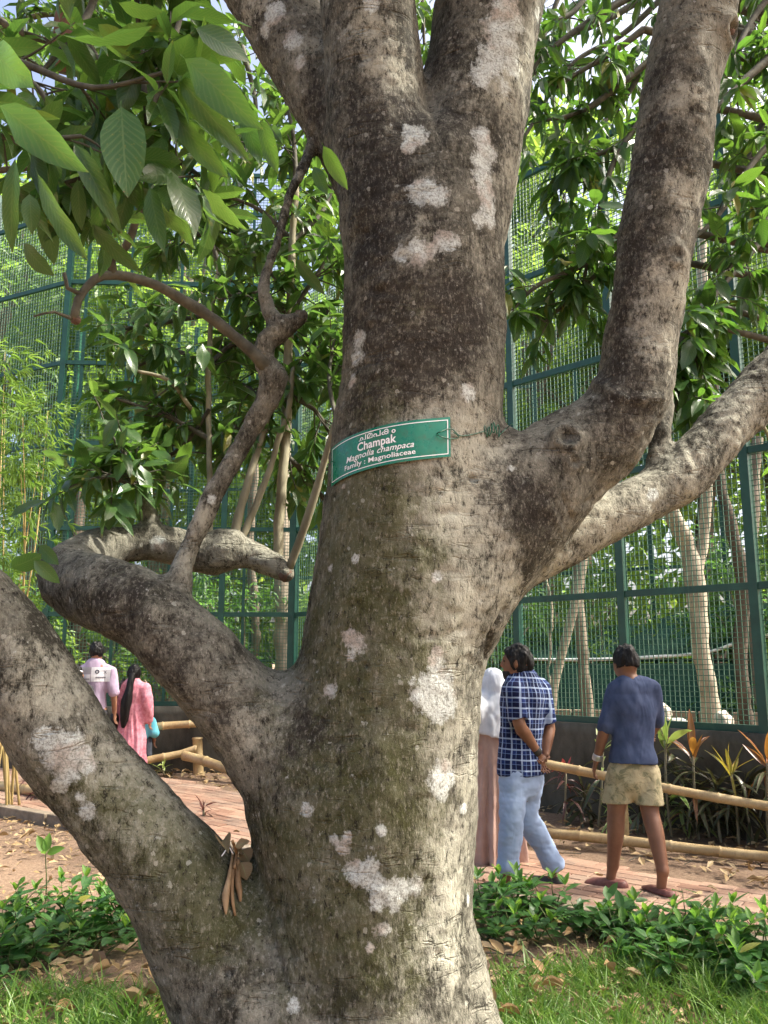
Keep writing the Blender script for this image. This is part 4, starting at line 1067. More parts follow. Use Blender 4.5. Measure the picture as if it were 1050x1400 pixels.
# shed with tarpaulin, low block wall, stones
SHED = simple('green_shade_cloth', (.012, .060, .045), (.035, .105, .08), 12, .8, .2, 60)
TARP = simple('white_tarpaulin', (.55, .58, .58), (.78, .80, .80), 3, .5, .3, 10, .02)
sh_ = empty('shed', (4.0, 13.0, .5), 'low green shade cloth shed with a white tarpaulin edge behind the men', 'shed')
mb = MB(); nx_ = 40
for i in range(nx_ + 1):
    x = 2.2 + 4.6 * i / nx_; yb = 13.2 - .25 * i / nx_ * 4.6
    for z in (.5, 1.0, 1.55): mb.v.append(Vector((x, yb + .04 * math.sin(i * 1.9), z)))
for i in range(nx_):
    for j in range(2): a = i * 3 + j; mb.f.append([a, a + 3, a + 4, a + 1])
obj('side_cloth', mb.mesh('side_cloth', SHED), sh_)
c = catmull([(1.9, 13.2, 1.62, .018), (2.9, 13.0, 1.60, .024), (4.0, 12.75, 1.64, .026), (4.8, 12.55, 1.72, .022), (5.4, 12.4, 1.92, .03), (6.4, 12.2, 2.02, .025)], .1)
obj('tarpaulin_edge', tubes_mesh('tarpaulin_edge', [(c[:, :3], c[:, 3])], TARP, 8), sh_)
mb = MB(); rws = 5
for i in range(nx_ + 1):
    x = 1.9 + 4.9 * i / nx_; z0 = np.interp(x, c[:, 0], c[:, 2]); y0 = np.interp(x, c[:, 0], c[:, 1])
    for j in range(rws): t = j / (rws - 1); mb.v.append(Vector((x, y0 + 2.6 * t, z0 + .55 * t - .5 * t * (1 - t) + .02 * math.sin(i * .9 + j))))
for i in range(nx_):
    for j in range(rws - 1): a = i * rws + j; mb.f.append([a, a + rws, a + rws + 1, a + 1])
obj('roof', mb.mesh('roof', SHED), sh_)
for x in (2.0, 3.2, 4.4, 5.6, 6.6): obj('post', MB().box((x, 13.22 - .25 * (x - 2.2), 1.05), (.06, .06, 1.1)).mesh('post', GREENP, False), sh_)
BLOCK = simple('tan_block', (.17, .13, .09), (.34, .28, .20), 5, .95, .5, 30, .01)
w_ = empty('block_wall', (4, 11.9, .5), 'low tan block wall inside the enclosure behind the fence', 'wall')
for r_ in range(2):
    for i in range(13):
        x = 2.3 + .4 * i + .2 * r_
        obj('block', MB().box((x, 12.5 - .32 * (x - 2.3), .5 + .1 + .2 * r_), (.385, .18, .19), Matrix.Rotation(-.31, 3, 'Z')).mesh('block', BLOCK, False), w_)
def stone(name, lab, x, y, Y, r_px, mat, sq=(1, 1, .75), seed=0, cat='stone'):
    c = P(x, y, Y); r = r_px * S(x, y, Y)
    Fs = Field(c - Vector((r, r, r)) * 1.6, c + Vector((r, r, r)) * 1.6, r / 7)
    Fs.ell(c, (r * sq[0], r * sq[1], r * sq[2])); Fs.ell(c + Vector((r * .4, 0, r * .1)), (r * .6, r * .7, r * .5), None, r * .3)
    V, Fc = Fs.surf(1); V += normals(V, Fc) * (.12 * r * fbm(V, 2.2 / r, seed, 3))[:, None]
    return tag(obj(name, mesh_np(name, V, Fc, True, mat), None, (c.x, c.y, c.z - r * sq[2])), lab, cat)
ROCKM = simple('pale_rock', (.42, .36, .30), (.70, .63, .55), 9, .9, .5, 40, .01)
stone('boulder', 'pale rounded boulder behind the fence beside the navy shirt man', 902, 976, 9.2, 15, ROCKM, (1, 1, 1.1), 1, 'boulder')
stone('boulder', 'grey flat boulder behind the fence, right of the navy shirt man', 925, 990, 9.2, 13, simple('grey_rock', (.24, .23, .21), (.45, .43, .40), 9, .9, .5, 40, .01), (1.2, 1, .6), 2, 'boulder')
stone('boulder', 'white boulder at the foot of the pale forked tree', 988, 986, 9.0, 13, ROCKM, (.9, 1, 1.1), 3, 'boulder')

# ================================================================== bamboo by the path
BAMLEAF = leaf_mat('bamboo_leaf', (.065, .14, .022), (.13, .22, .035), (.27, .42, .05), .40, .45, False)
CULM = simple('bamboo_culm', (.30, .22, .08), (.50, .40, .18), 12, .55, .2, 60, .003, vec=(1, 1, .15))
bam = empty('bamboo_clump', (*G(20, 1110).xy, 0), 'feathery yellow-green bamboo clump with tan culms at the edge', 'bamboo')
rb_ = random.Random(5); g0 = G(20, 1110); lv = []
for k in range(11):
    b0 = g0 + Vector((rb_.gauss(-.05, .16), rb_.gauss(0, .15), 0)); tip = P(rb_.uniform(-70, 85), rb_.uniform(480, 640), g0.y + rb_.uniform(-.8, .4))
    md = b0.lerp(tip, .55) + Vector((rb_.gauss(0, .1), rb_.gauss(0, .1), .3))
    c = catmull([(*b0, .014), (*md, .008), (*tip, .002)], .12)
    mb = MB(); mb.tube([Vector(q) for q in c[:, :3]], [r * (1.25 if i % 3 == 0 else 1) for i, r in enumerate(c[:, 3])], 7)
    obj('culm', mb.mesh('culm', CULM), bam)
    for j in range(80):
        t = rb_.uniform(.35, 1.02) if j % 3 else 1.0; q = Vector(c[min(len(c) - 1, int(t * (len(c) - 1))), :3])
        od = Vector((rb_.gauss(0, 1), rb_.gauss(0, 1), rb_.gauss(.1, .5))).normalized(); q2 = q + od * rb_.uniform(.05, .55) - Vector((0, 0, .12 * rb_.random()))
        for m_ in range(5):
            ld = (od + Vector((rb_.gauss(0, .6), rb_.gauss(0, .6), rb_.gauss(-.5, .35)))).normalized()
            lv.append((q2, ld, Vector((rb_.gauss(0, .5), rb_.gauss(0, .5), 1)), rb_.uniform(.09, .19)))
tag(obj('foliage', to_cloud('foliage', lv, BAMLEAF, .13, True), bam), kind='stuff')

# ================================================================== beds, plants, grass, litter
# cordylines: every strap leaf is a part
def cordy_mat(name, c1, c2, edge, trans):
    m, nt, b = new_mat(name)
    uv = N(nt, 'ShaderNodeUVMap').outputs[0]; sp = N(nt, 'ShaderNodeSeparateXYZ', i_0=uv)
    rnd = N(nt, 'ShaderNodeObjectInfo').outputs['Random']
    st = noise(nt, N(nt, 'ShaderNodeMapping', i_Vector=uv, i_Scale=(1.2, 16.0, 1)).outputs[0], 1.0, 3)
    col = mix(nt, ramp(nt, mth(nt, 'ADD', mth(nt, 'MULTIPLY', st, .6), mth(nt, 'MULTIPLY', rnd, .5)), [(.35, 0.0), (.65, 1.0)]), c1, c2)
    vv = mth(nt, 'ABSOLUTE', mth(nt, 'SUBTRACT', sp.outputs[1], .5))
    col = mix(nt, ramp(nt, vv, [(.36, 0.0), (.44, .9)]), col, edge)
    nt.links.new(col, b.inputs['Base Color']); b.inputs['Roughness'].default_value = .33
    tr = N(nt, 'ShaderNodeBsdfTranslucent'); tr.inputs[0].default_value = (*trans, 1)
    ms = N(nt, 'ShaderNodeMixShader', i_0=.3); nt.links.new(b.outputs[0], ms.inputs[1]); nt.links.new(tr.outputs[0], ms.inputs[2])
    nt.links.new(ms.outputs[0], nt.nodes['Material Output'].inputs['Surface'])
    return m
CM = {'green': cordy_mat('cordyline_green', (.10, .22, .04), (.36, .45, .14), (.55, .58, .28), (.35, .5, .1)),
      'red': cordy_mat('cordyline_red', (.06, .03, .025), (.45, .05, .06), (.50, .12, .12), (.6, .1, .08)),
      'orange': cordy_mat('cordyline_orange', (.09, .05, .025), (.38, .17, .05), (.45, .14, .07), (.6, .3, .05)),
      'yellow': cordy_mat('cordyline_yellow', (.10, .14, .025), (.40, .36, .06), (.30, .12, .05), (.6, .5, .06)),
      'dark': cordy_mat('cordyline_dark', (.030, .055, .022), (.095, .11, .05), (.12, .05, .04), (.12, .12, .04)),
      'purple': cordy_mat('cordyline_purple', (.035, .022, .020), (.10, .05, .045), (.20, .10, .09), (.25, .08, .06))}
CG = {k: [leaf_grid('strap_leaf', m, .13, dr, .30, .008, 7, seed=70 + i) for i, dr in enumerate((.25, .7, 1.3))] for k, m in CM.items()}
def cordyline(x, y, toppx, topkind, lowkind, lab, ntop=8, nlow=12, L=.36, seed=0, Y=None):
    r = random.Random(seed)
    g = G(x, y) if Y is None else Vector((P(x, y, Y).x, Y, 0))
    px = S(x, y, g.y); h = max(.1, (y - toppx) * px - L * .62)
    e = empty('cordyline', g, lab, 'plant', 'cordyline plants')
    mb = MB(); top = g + Vector((r.gauss(0, .03), r.gauss(0, .03), h)); md = g.lerp(top, .5) + Vector((r.gauss(0, .02), 0, 0))
    c = catmull([(*g, .013), (*md, .011), (*top, .010)], .05); mb.tube([Vector(q) for q in c[:, :3]], [q * (1.15 if i % 2 else 1) for i, q in enumerate(c[:, 3])], 7)
    obj('stem', mb.mesh('stem', SPROUT), e)
    a0 = r.uniform(0, 6)
    for k in range(ntop):
        an = a0 + k * 2.4 + r.gauss(0, .35); el = r.uniform(.45, 1.45)
        d = Vector((math.cos(an) * math.cos(el), math.sin(an) * math.cos(el), math.sin(el))); leaf_obj(e, CG[topkind][r.choice((0, 0, 1, 2)) if el < 1.1 else 0], top + Vector((0, 0, r.uniform(-.06, .02))), d, Vector((0, 0, 1)) - d * .5 + Vector((r.gauss(0, .3), r.gauss(0, .3), 0)), L * r.uniform(.5, 1.15), r.uniform(.7, 1.35))
    for k in range(nlow + 6):
        an = a0 + 1 + k * 2.4 + r.gauss(0, .4); el = r.uniform(-.5, .75); t = r.uniform(.25, 1.05)
        d = Vector((math.cos(an) * math.cos(el), math.sin(an) * math.cos(el), math.sin(el))); leaf_obj(e, CG[topkind if r.random() < .12 else lowkind][r.choice((1, 2, 2))], g.lerp(top, t), d, Vector((r.gauss(0, .2), r.gauss(0, .2), 1)), L * r.uniform(.55, 1.2), r.uniform(.6, 1.1))
    return e
cordyline(772, 1126, 1032, 'red', 'purple', 'cordyline with a red heart beside the plaid shirt man', 7, 8, .30, 1)
cordyline(818, 1131, 1002, 'green', 'dark', 'pale green cordyline between the two men', 7, 9, .34, 2)
cordyline(918, 1144, 985, 'green', 'dark', 'tall pale green cordyline right beside the navy shirt man', 9, 12, .42, 3)
cordyline(955, 1148, 1000, 'orange', 'dark', 'orange-red cordyline, third from the navy shirt man toward the edge', 9, 18, .40, 4)
cordyline(1010, 1155, 1025, 'yellow', 'dark', 'yellow-green cordyline with dark lower leaves near the frame edge', 8, 16, .38, 5)
cordyline(1052, 1161, 1005, 'orange', 'dark', 'golden orange cordyline at the very edge of the frame', 9, 14, .42, 6)
cordyline(985, 1152, 1040, 'dark', 'dark', 'dark leaved cordyline between the orange-red and yellow-green ones', 7, 14, .40, 7)
cordyline(880, 1139, 1050, 'dark', 'dark', 'dark cordyline hidden behind the navy shirt man legs', 6, 10, .34, 8)
cordyline(272, 1048, 1008, 'purple', 'purple', 'dark purple cordyline behind the bamboo rail beside the woman in pink', 9, 10, .36, 9)
cordyline(282, 1122, 1092, 'purple', 'purple', 'small purple cordyline on the kerb between the two low limbs', 8, 6, .17, 10)
cordyline(52, 1098, 1045, 'purple', 'purple', 'dark red cordyline by the kerb near the bamboo', 9, 8, .28, 11)
cordyline(226, 1062, 1044, 'green', 'dark', 'small green strap leaved plant at the foot of the woman in pink', 7, 8, .26, 12)
cordyline(845, 1135, 1070, 'dark', 'green', 'low leafy cordyline behind the legs of the navy shirt man', 6, 10, .3, 13)
cordyline(795, 1124, 1062, 'dark', 'dark', 'dark bushy cordyline behind the clasped hands of the plaid shirt man', 9, 16, .36, 14)
cordyline(935, 1138, 1040, 'dark', 'green', 'leafy cordyline between the pale green and the orange-red ones', 9, 18, .38, 15)
cordyline(1030, 1150, 1045, 'dark', 'dark', 'dark bushy cordyline beside the golden orange one', 9, 18, .40, 16)
cordyline(970, 1146, 1070, 'dark', 'dark', 'low dark cordyline in front of the orange-red one', 9, 16, .34, 17)
# bamboo railings
BAMBOO, nt, b = new_mat('dry_bamboo')
v = coords(nt)
c1 = ramp(nt, noise(nt, v, 4, 5), [(.3, (.34, .23, .10)), (.7, (.56, .43, .23))])
c1 = mix(nt, ramp(nt, noise(nt, v, 40, 4, .7), [(.3, .5), (.5, 0.0)]), c1, (.20, .13, .06))
nt.links.new(c1, b.inputs['Base Color']); b.inputs['Roughness'].default_value = .5
def pole(a, bq, r, parent, seed=0, name='bamboo_pole', gap=.36):
    a, bq = Vector(a), Vector(bq); L = (bq - a).length; rr = random.Random(seed); pts, rad = [], []
    n = max(2, int(L / gap)); up = Vector((0, 0, 1))
    for i in range(n):
        for t, k in ((0, 1.0), (.04, .97), (.5, .94), (.94, .98), (.97, 1.14)):
            s_ = (i + t) / n; pts.append(a.lerp(bq, s_) + up * (.012 * math.sin(s_ * 7 + seed))); rad.append(r * k * (1.06 - .12 * s_))
    pts.append(bq); rad.append(r * .94)
    mb = MB(); mb.tube(pts, rad, 12)
    return obj(name, mb.mesh(name, BAMBOO), parent)
rl = empty('bamboo_railing', (2.0, 6.6, 0), 'bamboo railing of two long poles along the path behind the two men', 'railing')
pa, pb = G(738, 1140, .08), G(1075, 1172, .08)
pole(pa, pa + (pb - pa) * 1.9, .042, rl, 1)
t0_, t1_ = P(735, 1044, pa.y + .25), P(1075, 1106, pb.y + .3)
pole(t0_, t0_ + (t1_ - t0_) * 1.7, .041, rl, 2)
for t in (.38, 1.15):
    q = t0_.lerp(t1_, t); pole((q.x, q.y + .08, -.1), (q.x, q.y + .08, q.z + .06), .036, rl, 3, 'bamboo_post')
rl2 = empty('bamboo_railing', (*G(270, 1052).xy, 0), 'old bamboo railing on a short post behind the woman in pink', 'railing')
g = G(272, 1058)
pole((g.x, g.y, -.1), P(270, 1008, g.y), .075, rl2, 4, 'bamboo_post')
pole(P(150, 1000, g.y - .3), P(330, 984, g.y + .1), .055, rl2, 5)
pole(P(180, 1046, g.y - .35), P(268, 1024, g.y - .06), .055, rl2, 6)
pole(P(252, 1034, g.y - .25), P(380, 1068, g.y - 1.2), .065, rl2, 7)
rl3 = empty('bamboo_railing', (*G(10, 1075).xy, 0), 'low bamboo pole lying beside the path near the bamboo clump', 'railing')
pole(G(-60, 1062, .09), G(62, 1086, .09), .06, rl3, 8)
# low leafy shrubs
SHL = leaf_mat('shrub_leaf', (.028, .095, .026), (.055, .155, .038), (.18, .42, .05), .35, .34)
SHG = [leaf_grid('shrub_leaf', SHL, w, dr, .2, .02, 4, seed=90 + i) for i, (w, dr) in enumerate(((.42, .3), (.46, .5), (.38, .15)))]
SHN = leaf_grid('young_leaf', NEWLEAF, .38, .25, .35, .02, 4, seed=95)
STEMG = simple('green_stem', (.06, .09, .025), (.12, .13, .05), 20, .7, .2, 60)
def low_shrub(g, h, lab, seed, nst=6, per=9, L=.108, spread=.14, group='low shrubs edging the path'):
    r = random.Random(seed); e = empty('low_shrub', g, lab, 'shrub', group); mb = MB()
    for s_ in range(nst):
        b0 = g + Vector((r.gauss(0, .05), r.gauss(0, .05), -.02)); hh = h * r.uniform(.5, 1.0) * .86
        tip = b0 + Vector((r.gauss(0, spread), r.gauss(0, spread), hh)); md = b0.lerp(tip, .5) + Vector((r.gauss(0, .03), r.gauss(0, .03), .02))
        c = catmull([(*b0, .005), (*md, .004), (*tip, .002)], .03); mb.tube([Vector(q) for q in c[:, :3]], list(c[:, 3]), 5, False)
        for k in range(per):
            t = .25 + .75 * (k + .5) / per; q = Vector(c[min(len(c) - 1, int(t * len(c))), :3]); an = (k // 2) * 1.57 + (k % 2) * math.pi + r.gauss(0, .3)
            el = r.gauss(-.05 + .5 * t * t, .25)
            d = Vector((math.cos(an) * math.cos(el), math.sin(an) * math.cos(el), math.sin(el)))
            leaf_obj(e, r.choice(SHG), q, d, Vector((r.gauss(0, .2), r.gauss(0, .2), 1)), L * r.uniform(.7, 1.3), r.uniform(.85, 1.15))
        if r.random() < .45:
            for k in range(3):
                an = r.uniform(0, 6.3); d = Vector((math.cos(an) * .45, math.sin(an) * .45, .9)); leaf_obj(e, SHN, Vector(c[-1, :3]), d, Vector((-d.x, -d.y, .4)), L * r.uniform(.6, 1.0))
    obj('stem', mb.mesh('stem', STEMG), e)
    return e
RS = [(655, 1262, .33), (690, 1258, .36), (725, 1256, .34), (760, 1262, .28), (800, 1276, .22), (838, 1282, .24), (872, 1292, .24), (905, 1298, .26), (938, 1306, .36), (972, 1318, .36), (1008, 1326, .38), (1045, 1334, .38), (675, 1282, .22), (742, 1284, .22), (858, 1318, .26), (925, 1335, .30), (985, 1350, .30), (1040, 1365, .30), (1075, 1345, .36), (895, 1275, .16), (960, 1285, .20), (1020, 1296, .26)]
ORD = ['first', 'second', 'third', 'fourth', 'fifth', 'sixth', 'seventh', 'eighth', 'ninth', 'tenth', 'eleventh', 'twelfth', 'thirteenth', 'fourteenth', 'fifteenth', 'sixteenth', 'seventeenth', 'eighteenth', 'nineteenth', 'twentieth', 'twenty-first', 'twenty-second']
rk = {i: k for k, i in enumerate(sorted(range(len(RS)), key=lambda i: RS[i][0]))}
for i, (x, y, h) in enumerate(RS):
    low_shrub(G(x, y), h, f'low leafy green shrub edging the path, {ORD[rk[i]]} counted from the big trunk', 300 + i)
LS = [(5, 1292, .34), (40, 1285, .32), (75, 1280, .32), (110, 1278, .32), (145, 1276, .34), (180, 1272, .36), (212, 1265, .30), (22, 1318, .30), (60, 1312, .22), (130, 1300, .22), (-20, 1330, .32)]
rk = {i: k for k, i in enumerate(sorted(range(len(LS)), key=lambda i: -LS[i][0]))}
for i, (x, y, h) in enumerate(LS):
    low_shrub(G(x, y), h, f'low dark green shrub below the leaning limb, {ORD[rk[i]]} counted from that limb', 340 + i, 9, 9, .100, .17, group='low shrubs below the leaning limb')
# a single sapling
g = G(58, 1262); sp_ = empty('sapling', g, 'slim sapling with three upright bright leaves above the dark shrubs', 'sapling')
c = catmull([(*g, .004), (*(g + Vector((.01, 0, .2))), .004), (*P(62, 1168, g.y), .003)], .03); obj('stem', tubes_mesh('stem', [(c[:, :3], c[:, 3])], STEMG, 6), sp_)
tp = Vector(c[-1, :3])
for d, w in (((-.45, 0, .9), 1.2), ((.05, .2, 1), 1.1), ((.9, -.1, .35), 1.1), ((.2, -.6, .3), 1.0)): leaf_obj(sp_, SHN, tp, Vector(d), Vector((.2, -.8, .6)), .13, w)
# grass: blades in tufts
GRASS = leaf_mat('grass_blade', (.050, .13, .020), (.17, .28, .05), (.28, .46, .06), .32, .45, True, (.36, .30, .13))
def grass(tufts, per, hmin, hmax):
    base, dirs, bend, H, W = [], [], [], [], []
    for x, y, k in tufts:
        for _ in range(int(per * k)):
            base.append((x + random.gauss(0, .035), y + random.gauss(0, .035), -.02)); a = random.uniform(0, 6.28); l = random.uniform(.1, .75)
            dirs.append((math.cos(a) * l, math.sin(a) * l, 1)); H.append(random.uniform(hmin, hmax) * (.35 + .8 * k * k)); W.append(random.uniform(.0025, .005))
    base, dirs, H, W = map(np.array, (base, dirs, H, W)); dirs /= np.linalg.norm(dirs, axis=1)[:, None]
    side = np.cross(dirs, RNG.normal(size=dirs.shape)); side /= np.linalg.norm(side, axis=1)[:, None]
    hz = dirs * [1, 1, 0]
    V = []
    for t, w in ((0, 1), (.4, .9), (.75, .6), (1.0, .06)):
        c = base + dirs * (H * t)[:, None] + hz * (H * 1.1 * t * t)[:, None] - np.array([0, 0, 1]) * (H * .35 * t * t * np.linalg.norm(hz, axis=1))[:, None]
        V += [c - side * (W * w)[:, None], c + side * (W * w)[:, None]]
    V = np.stack(V, 1); m = len(base)
    q = np.array([[0, 1, 3, 2], [2, 3, 5, 4], [4, 5, 7, 6]])
    Fc = (q[None] + (np.arange(m) * 8)[:, None, None]).reshape(-1, 4)
    me = mesh_np('grass', V.reshape(-1, 3), Fc, True, GRASS); set_attr(me, 'tint', np.repeat(RNG.random(m), 8))
    return me
tf = []
for _ in range(2600):
    x, y = random.uniform(.42, 3.0), random.uniform(3.05, 4.75)
    px_, py_, _z = topx((x, y, 0))
    dn = .75 + .7 * float(vnoise(np.array([(x, y, 0)]), 2.2, 3)[0])
    if py_ < 1246 or dn < random.random() * .75: continue
    if px_ < 715 and random.random() < (715 - px_) / 70 and py_ > 1320: continue
    tf.append((x, y, random.uniform(.5, 1.0)))
for _ in range(800):
    x, y = random.uniform(-3.0, -.75), random.uniform(2.9, 4.4)
    px_, py_, _z = topx((x, y, 0)); dn = .65 + .8 * float(vnoise(np.array([(x, y, 0)]), 2.5, 8)[0])
    if py_ < 1275 or px_ > 240 or dn < random.random() * .9: continue
    tf.append((x, y, random.uniform(.5, 1.1)))
tag(obj('grass', grass(tf, 16, .08, .19)), 'fresh green grass growing in tufts around the foot of the tree', 'grass', kind='stuff')
# dry leaves on the ground
DRY = leaf_mat('dry_leaf', (.30, .175, .075), (.48, .35, .20), (.35, .2, .08), .12, .65, True, (.12, .06, .03))
DG = [leaf_grid('dry_leaf', DRY, w, dr, fo, wa, 5, seed=120 + i) for i, (w, dr, fo, wa) in enumerate(((.40, -.5, .9, .05), (.36, .8, .6, .07), (.44, -.2, 1.5, .05), (.38, .4, -.6, .06)))]
spots = [(195, 1370, 12), (215, 1345, 10), (240, 1340, 9), (60, 1318, 13), (140, 1335, 10), (180, 1355, 9), (190, 1310, 9), (110, 1360, 8), (230, 1385, 9), (250, 1375, 8), (210, 1395, 10), (70, 1395, 9)]
for i in range(46):
    spots.append((random.uniform(645, 745), random.uniform(1295, 1405), 9) if i < 30 else (random.uniform(150, 268), random.uniform(1325, 1405), 9))
for i in range(16): spots.append((random.uniform(700, 1060), random.uniform(1280, 1400), 7))
for i in range(26): spots.append((random.choice((random.uniform(0, 260), random.uniform(285, 340))), random.uniform(1120, 1185), 6))
for i in range(9): spots.append((random.uniform(655, 1050), random.uniform(1165, 1235), 5))
for x, y, s_ in spots:
    g = G(x, y, .012); a = random.uniform(0, 6.28)
    if bvh.ray_cast(g + Vector((0, 0, 3)), Vector((0, 0, -1)))[0] is not None and g.y < 4.2 and abs(g.x) < .5: continue
    zt = .035 if y > 1240 or x < 345 else .055
    leaf_obj(ground, random.choice(DG), g + Vector((0, 0, zt)), Vector((math.cos(a), math.sin(a), random.gauss(0, .18))), Vector((random.gauss(0, .35), random.gauss(0, .35), 1)), random.uniform(.065, .145), random.uniform(.75, 1.2), 'fallen_leaf')
for k in range(26):                        # fallen sticks
    x, y = random.choice(((random.uniform(640, 760), random.uniform(1290, 1400)), (random.uniform(0, 260), random.uniform(1120, 1395)), (random.uniform(700, 1050), random.uniform(1165, 1180))))
    g = G(x, y, .02); a = random.uniform(0, 3.14); L = random.uniform(.08, .32); d = Vector((math.cos(a), math.sin(a), random.gauss(0, .06)))
    c = catmull([(*(g - d * L / 2), .004), (*(g + Vector((random.gauss(0, .02), random.gauss(0, .02), .006))), .0035), (*(g + d * L / 2), .002)], .03)
    obj('stick', tubes_mesh('stick', [(c[:, :3], c[:, 3])], TWIG, 5), ground)
lv = []
def scatter(n, fx, L, z=.02):
    for _ in range(n):
        x, y = fx(); a = random.uniform(0, 6.28)
        lv.append((Vector((x, y, z + random.uniform(0, .03))), Vector((math.cos(a), math.sin(a), random.gauss(0, .25))), Vector((random.gauss(0, .4), random.gauss(0, .4), 1)), L * random.uniform(.4, 1.2)))
def bed():
    t = random.random(); i = random.uniform(.12, .95) * (len(FR) - 1); p = FR[int(i)]; u = np.array([.68, .73])
    s_ = .18 + random.random() * 1.9; return p[0] + u[0] * s_, p[1] + u[1] * s_
scatter(2600, bed, .12)
def near():
    i = random.uniform(.1, .9) * (len(NR) - 1); p = NR[int(i)]; s_ = .15 + random.random() ** 1.3 * 2.4; return p[0] - .62 * s_, p[1] - .75 * s_
scatter(3000, near, .09, 0)
scatter(900, lambda: (random.uniform(-3.2, -.4), random.uniform(2.9, 4.8)), .10, 0)
scatter(500, lambda: (random.uniform(.3, 3), random.uniform(2.9, 5)), .10, 0)
tag(obj('leaf_litter', to_cloud('leaf_litter', lv, DRY, .4, True)), 'dry brown leaf litter over the bare soil and beds', 'litter', kind='stuff')

# ================================================================== people
SKIN = simple('skin_brown', (.17, .078, .043), (.23, .11, .062), 10, .5, .15, 60, .002, .4)
SKIN2 = simple('skin_tan', (.28, .14, .085), (.36, .19, .12), 10, .5, .15, 60, .002, .4)
HAIR = simple('black_hair', (.005, .005, .005), (.012, .011, .011), 60, .55, .3, 160, .003, .25)
SHOEM = simple('maroon_shoe', (.12, .045, .04), (.19, .08, .065), 20, .5, .2, 60)
DARKSHOE = simple('dark_shoe', (.02, .018, .016), (.05, .045, .04), 20, .5, .2, 60)
def cloth(name, c1, c2, scale=14, rough=.85):
    m, nt, b = new_mat(name); v = coords(nt)
    nt.links.new(ramp(nt, noise(nt, v, scale, 3), [(.35, c1), (.65, c2)]), b.inputs['Base Color'])
    b.inputs['Roughness'].default_value = rough; b.inputs['Specular IOR Level'].default_value = .2
    vv = N(nt, 'ShaderNodeMapping', i_Vector=v, i_Scale=(1, 1, .45)).outputs[0]
    nt.links.new(bump(nt, noise(nt, vv, 7, 2, .5, 1.5), .55, .02), b.inputs['Normal'])
    return m
def plaid_mat():
    m, nt, b = new_mat('blue_plaid'); a = N(nt, 'ShaderNodeAttribute', attribute_name='cloth').outputs['Vector']; sp = N(nt, 'ShaderNodeSeparateXYZ', i_0=a)
    wob = mth(nt, 'MULTIPLY', noise(nt, coords(nt), 6, 2), .012)
    def bands(s_, per, off, w):
        f = mth(nt, 'FRACT', mth(nt, 'DIVIDE', mth(nt, 'ADD', mth(nt, 'ADD', s_, wob), off), per))
        return mth(nt, 'LESS_THAN', f, w)
    col = (.012, .028, .125, 1)
    c = mix(nt, mth(nt, 'MULTIPLY', bands(sp.outputs[0], .07, .0, .42), .65), col, (.004, .006, .030))
    c = mix(nt, mth(nt, 'MULTIPLY', bands(sp.outputs[1], .07, .0, .42), .65), c, (.004, .006, .030))
    for s_ in (sp.outputs[0], sp.outputs[1]):
        c = mix(nt, mth(nt, 'MULTIPLY', bands(s_, .07, .012, .15), .62), c, (.42, .52, .70))
        c = mix(nt, mth(nt, 'MULTIPLY', bands(s_, .07, .040, .07), .35), c, (.25, .36, .60))
    nt.links.new(c, b.inputs['Base Color']); b.inputs['Roughness'].default_value = .85; b.inputs['Specular IOR Level'].default_value = .2
    nt.links.new(bump(nt, noise(nt, coords(nt, 'Object', (1, 1, .5)), 10, 2, .5, 1), .7, .02), b.inputs['Normal'])
    return m
def piece(name, F_, mat, parent, wr=.0, smooth=1, seed=0, sc=13, fold=0.0, attr_fn=None, stretch=(1, 1, .55)):
    V, Fc = F_.surf(smooth)
    if wr:
        n_ = normals(V, Fc); V = V + n_ * (wr * fbm(V * np.array(stretch), sc, seed, 3))[:, None]
    if fold:
        an = np.arctan2(V[:, 0], V[:, 1]); n_ = normals(V, Fc)
        V = V + n_ * (fold * (np.sin(an * 9 + 2.0 * vnoise(V, 3, seed)) + .6 * np.sin(an * 17 + 3 * vnoise(V, 2, seed + 1))) * np.clip(1.15 - V[:, 2], .1, 1))[:, None]
    me = mesh_np(name, V, Fc, True, mat)
    if attr_fn: set_attr(me, 'cloth', attr_fn(V), 'FLOAT_VECTOR')
    o = bpy.data.objects.new(name, me); link(o, parent)
    return o
class Person:
    def __init__(s, x, y, Y, yaw, h=.007, box=((-.5, -.45, -.03), (.5, .45, 1.9))):
        s.Y, s.x0 = Y, x; g = P(x, 905, Y); s.loc = Vector((g.x, Y, 0)); s.yaw = yaw; s.h = h; s.box = box; s.k = S(x, 905, Y)
        s.c, s.sn = math.cos(-yaw), math.sin(-yaw)
    def j(s, px, py, dep=0.0):                       # photo pixel + depth offset -> body frame
        q = P(px, py, s.Y + dep) - s.loc
        return np.array((s.c * q.x - s.sn * q.y, s.sn * q.x + s.c * q.y, q.z))
    def v(s, vx, vy, vz):
        return np.array((s.c * vx - s.sn * vy, s.sn * vx + s.c * vy, vz))
    def F(s): return Field(s.box[0], s.box[1], s.h)
def cp(*rows, step=.04): 
    c = catmull([tuple(map(float, r)) for r in rows], step); return c[:, :3], c[:, 3]
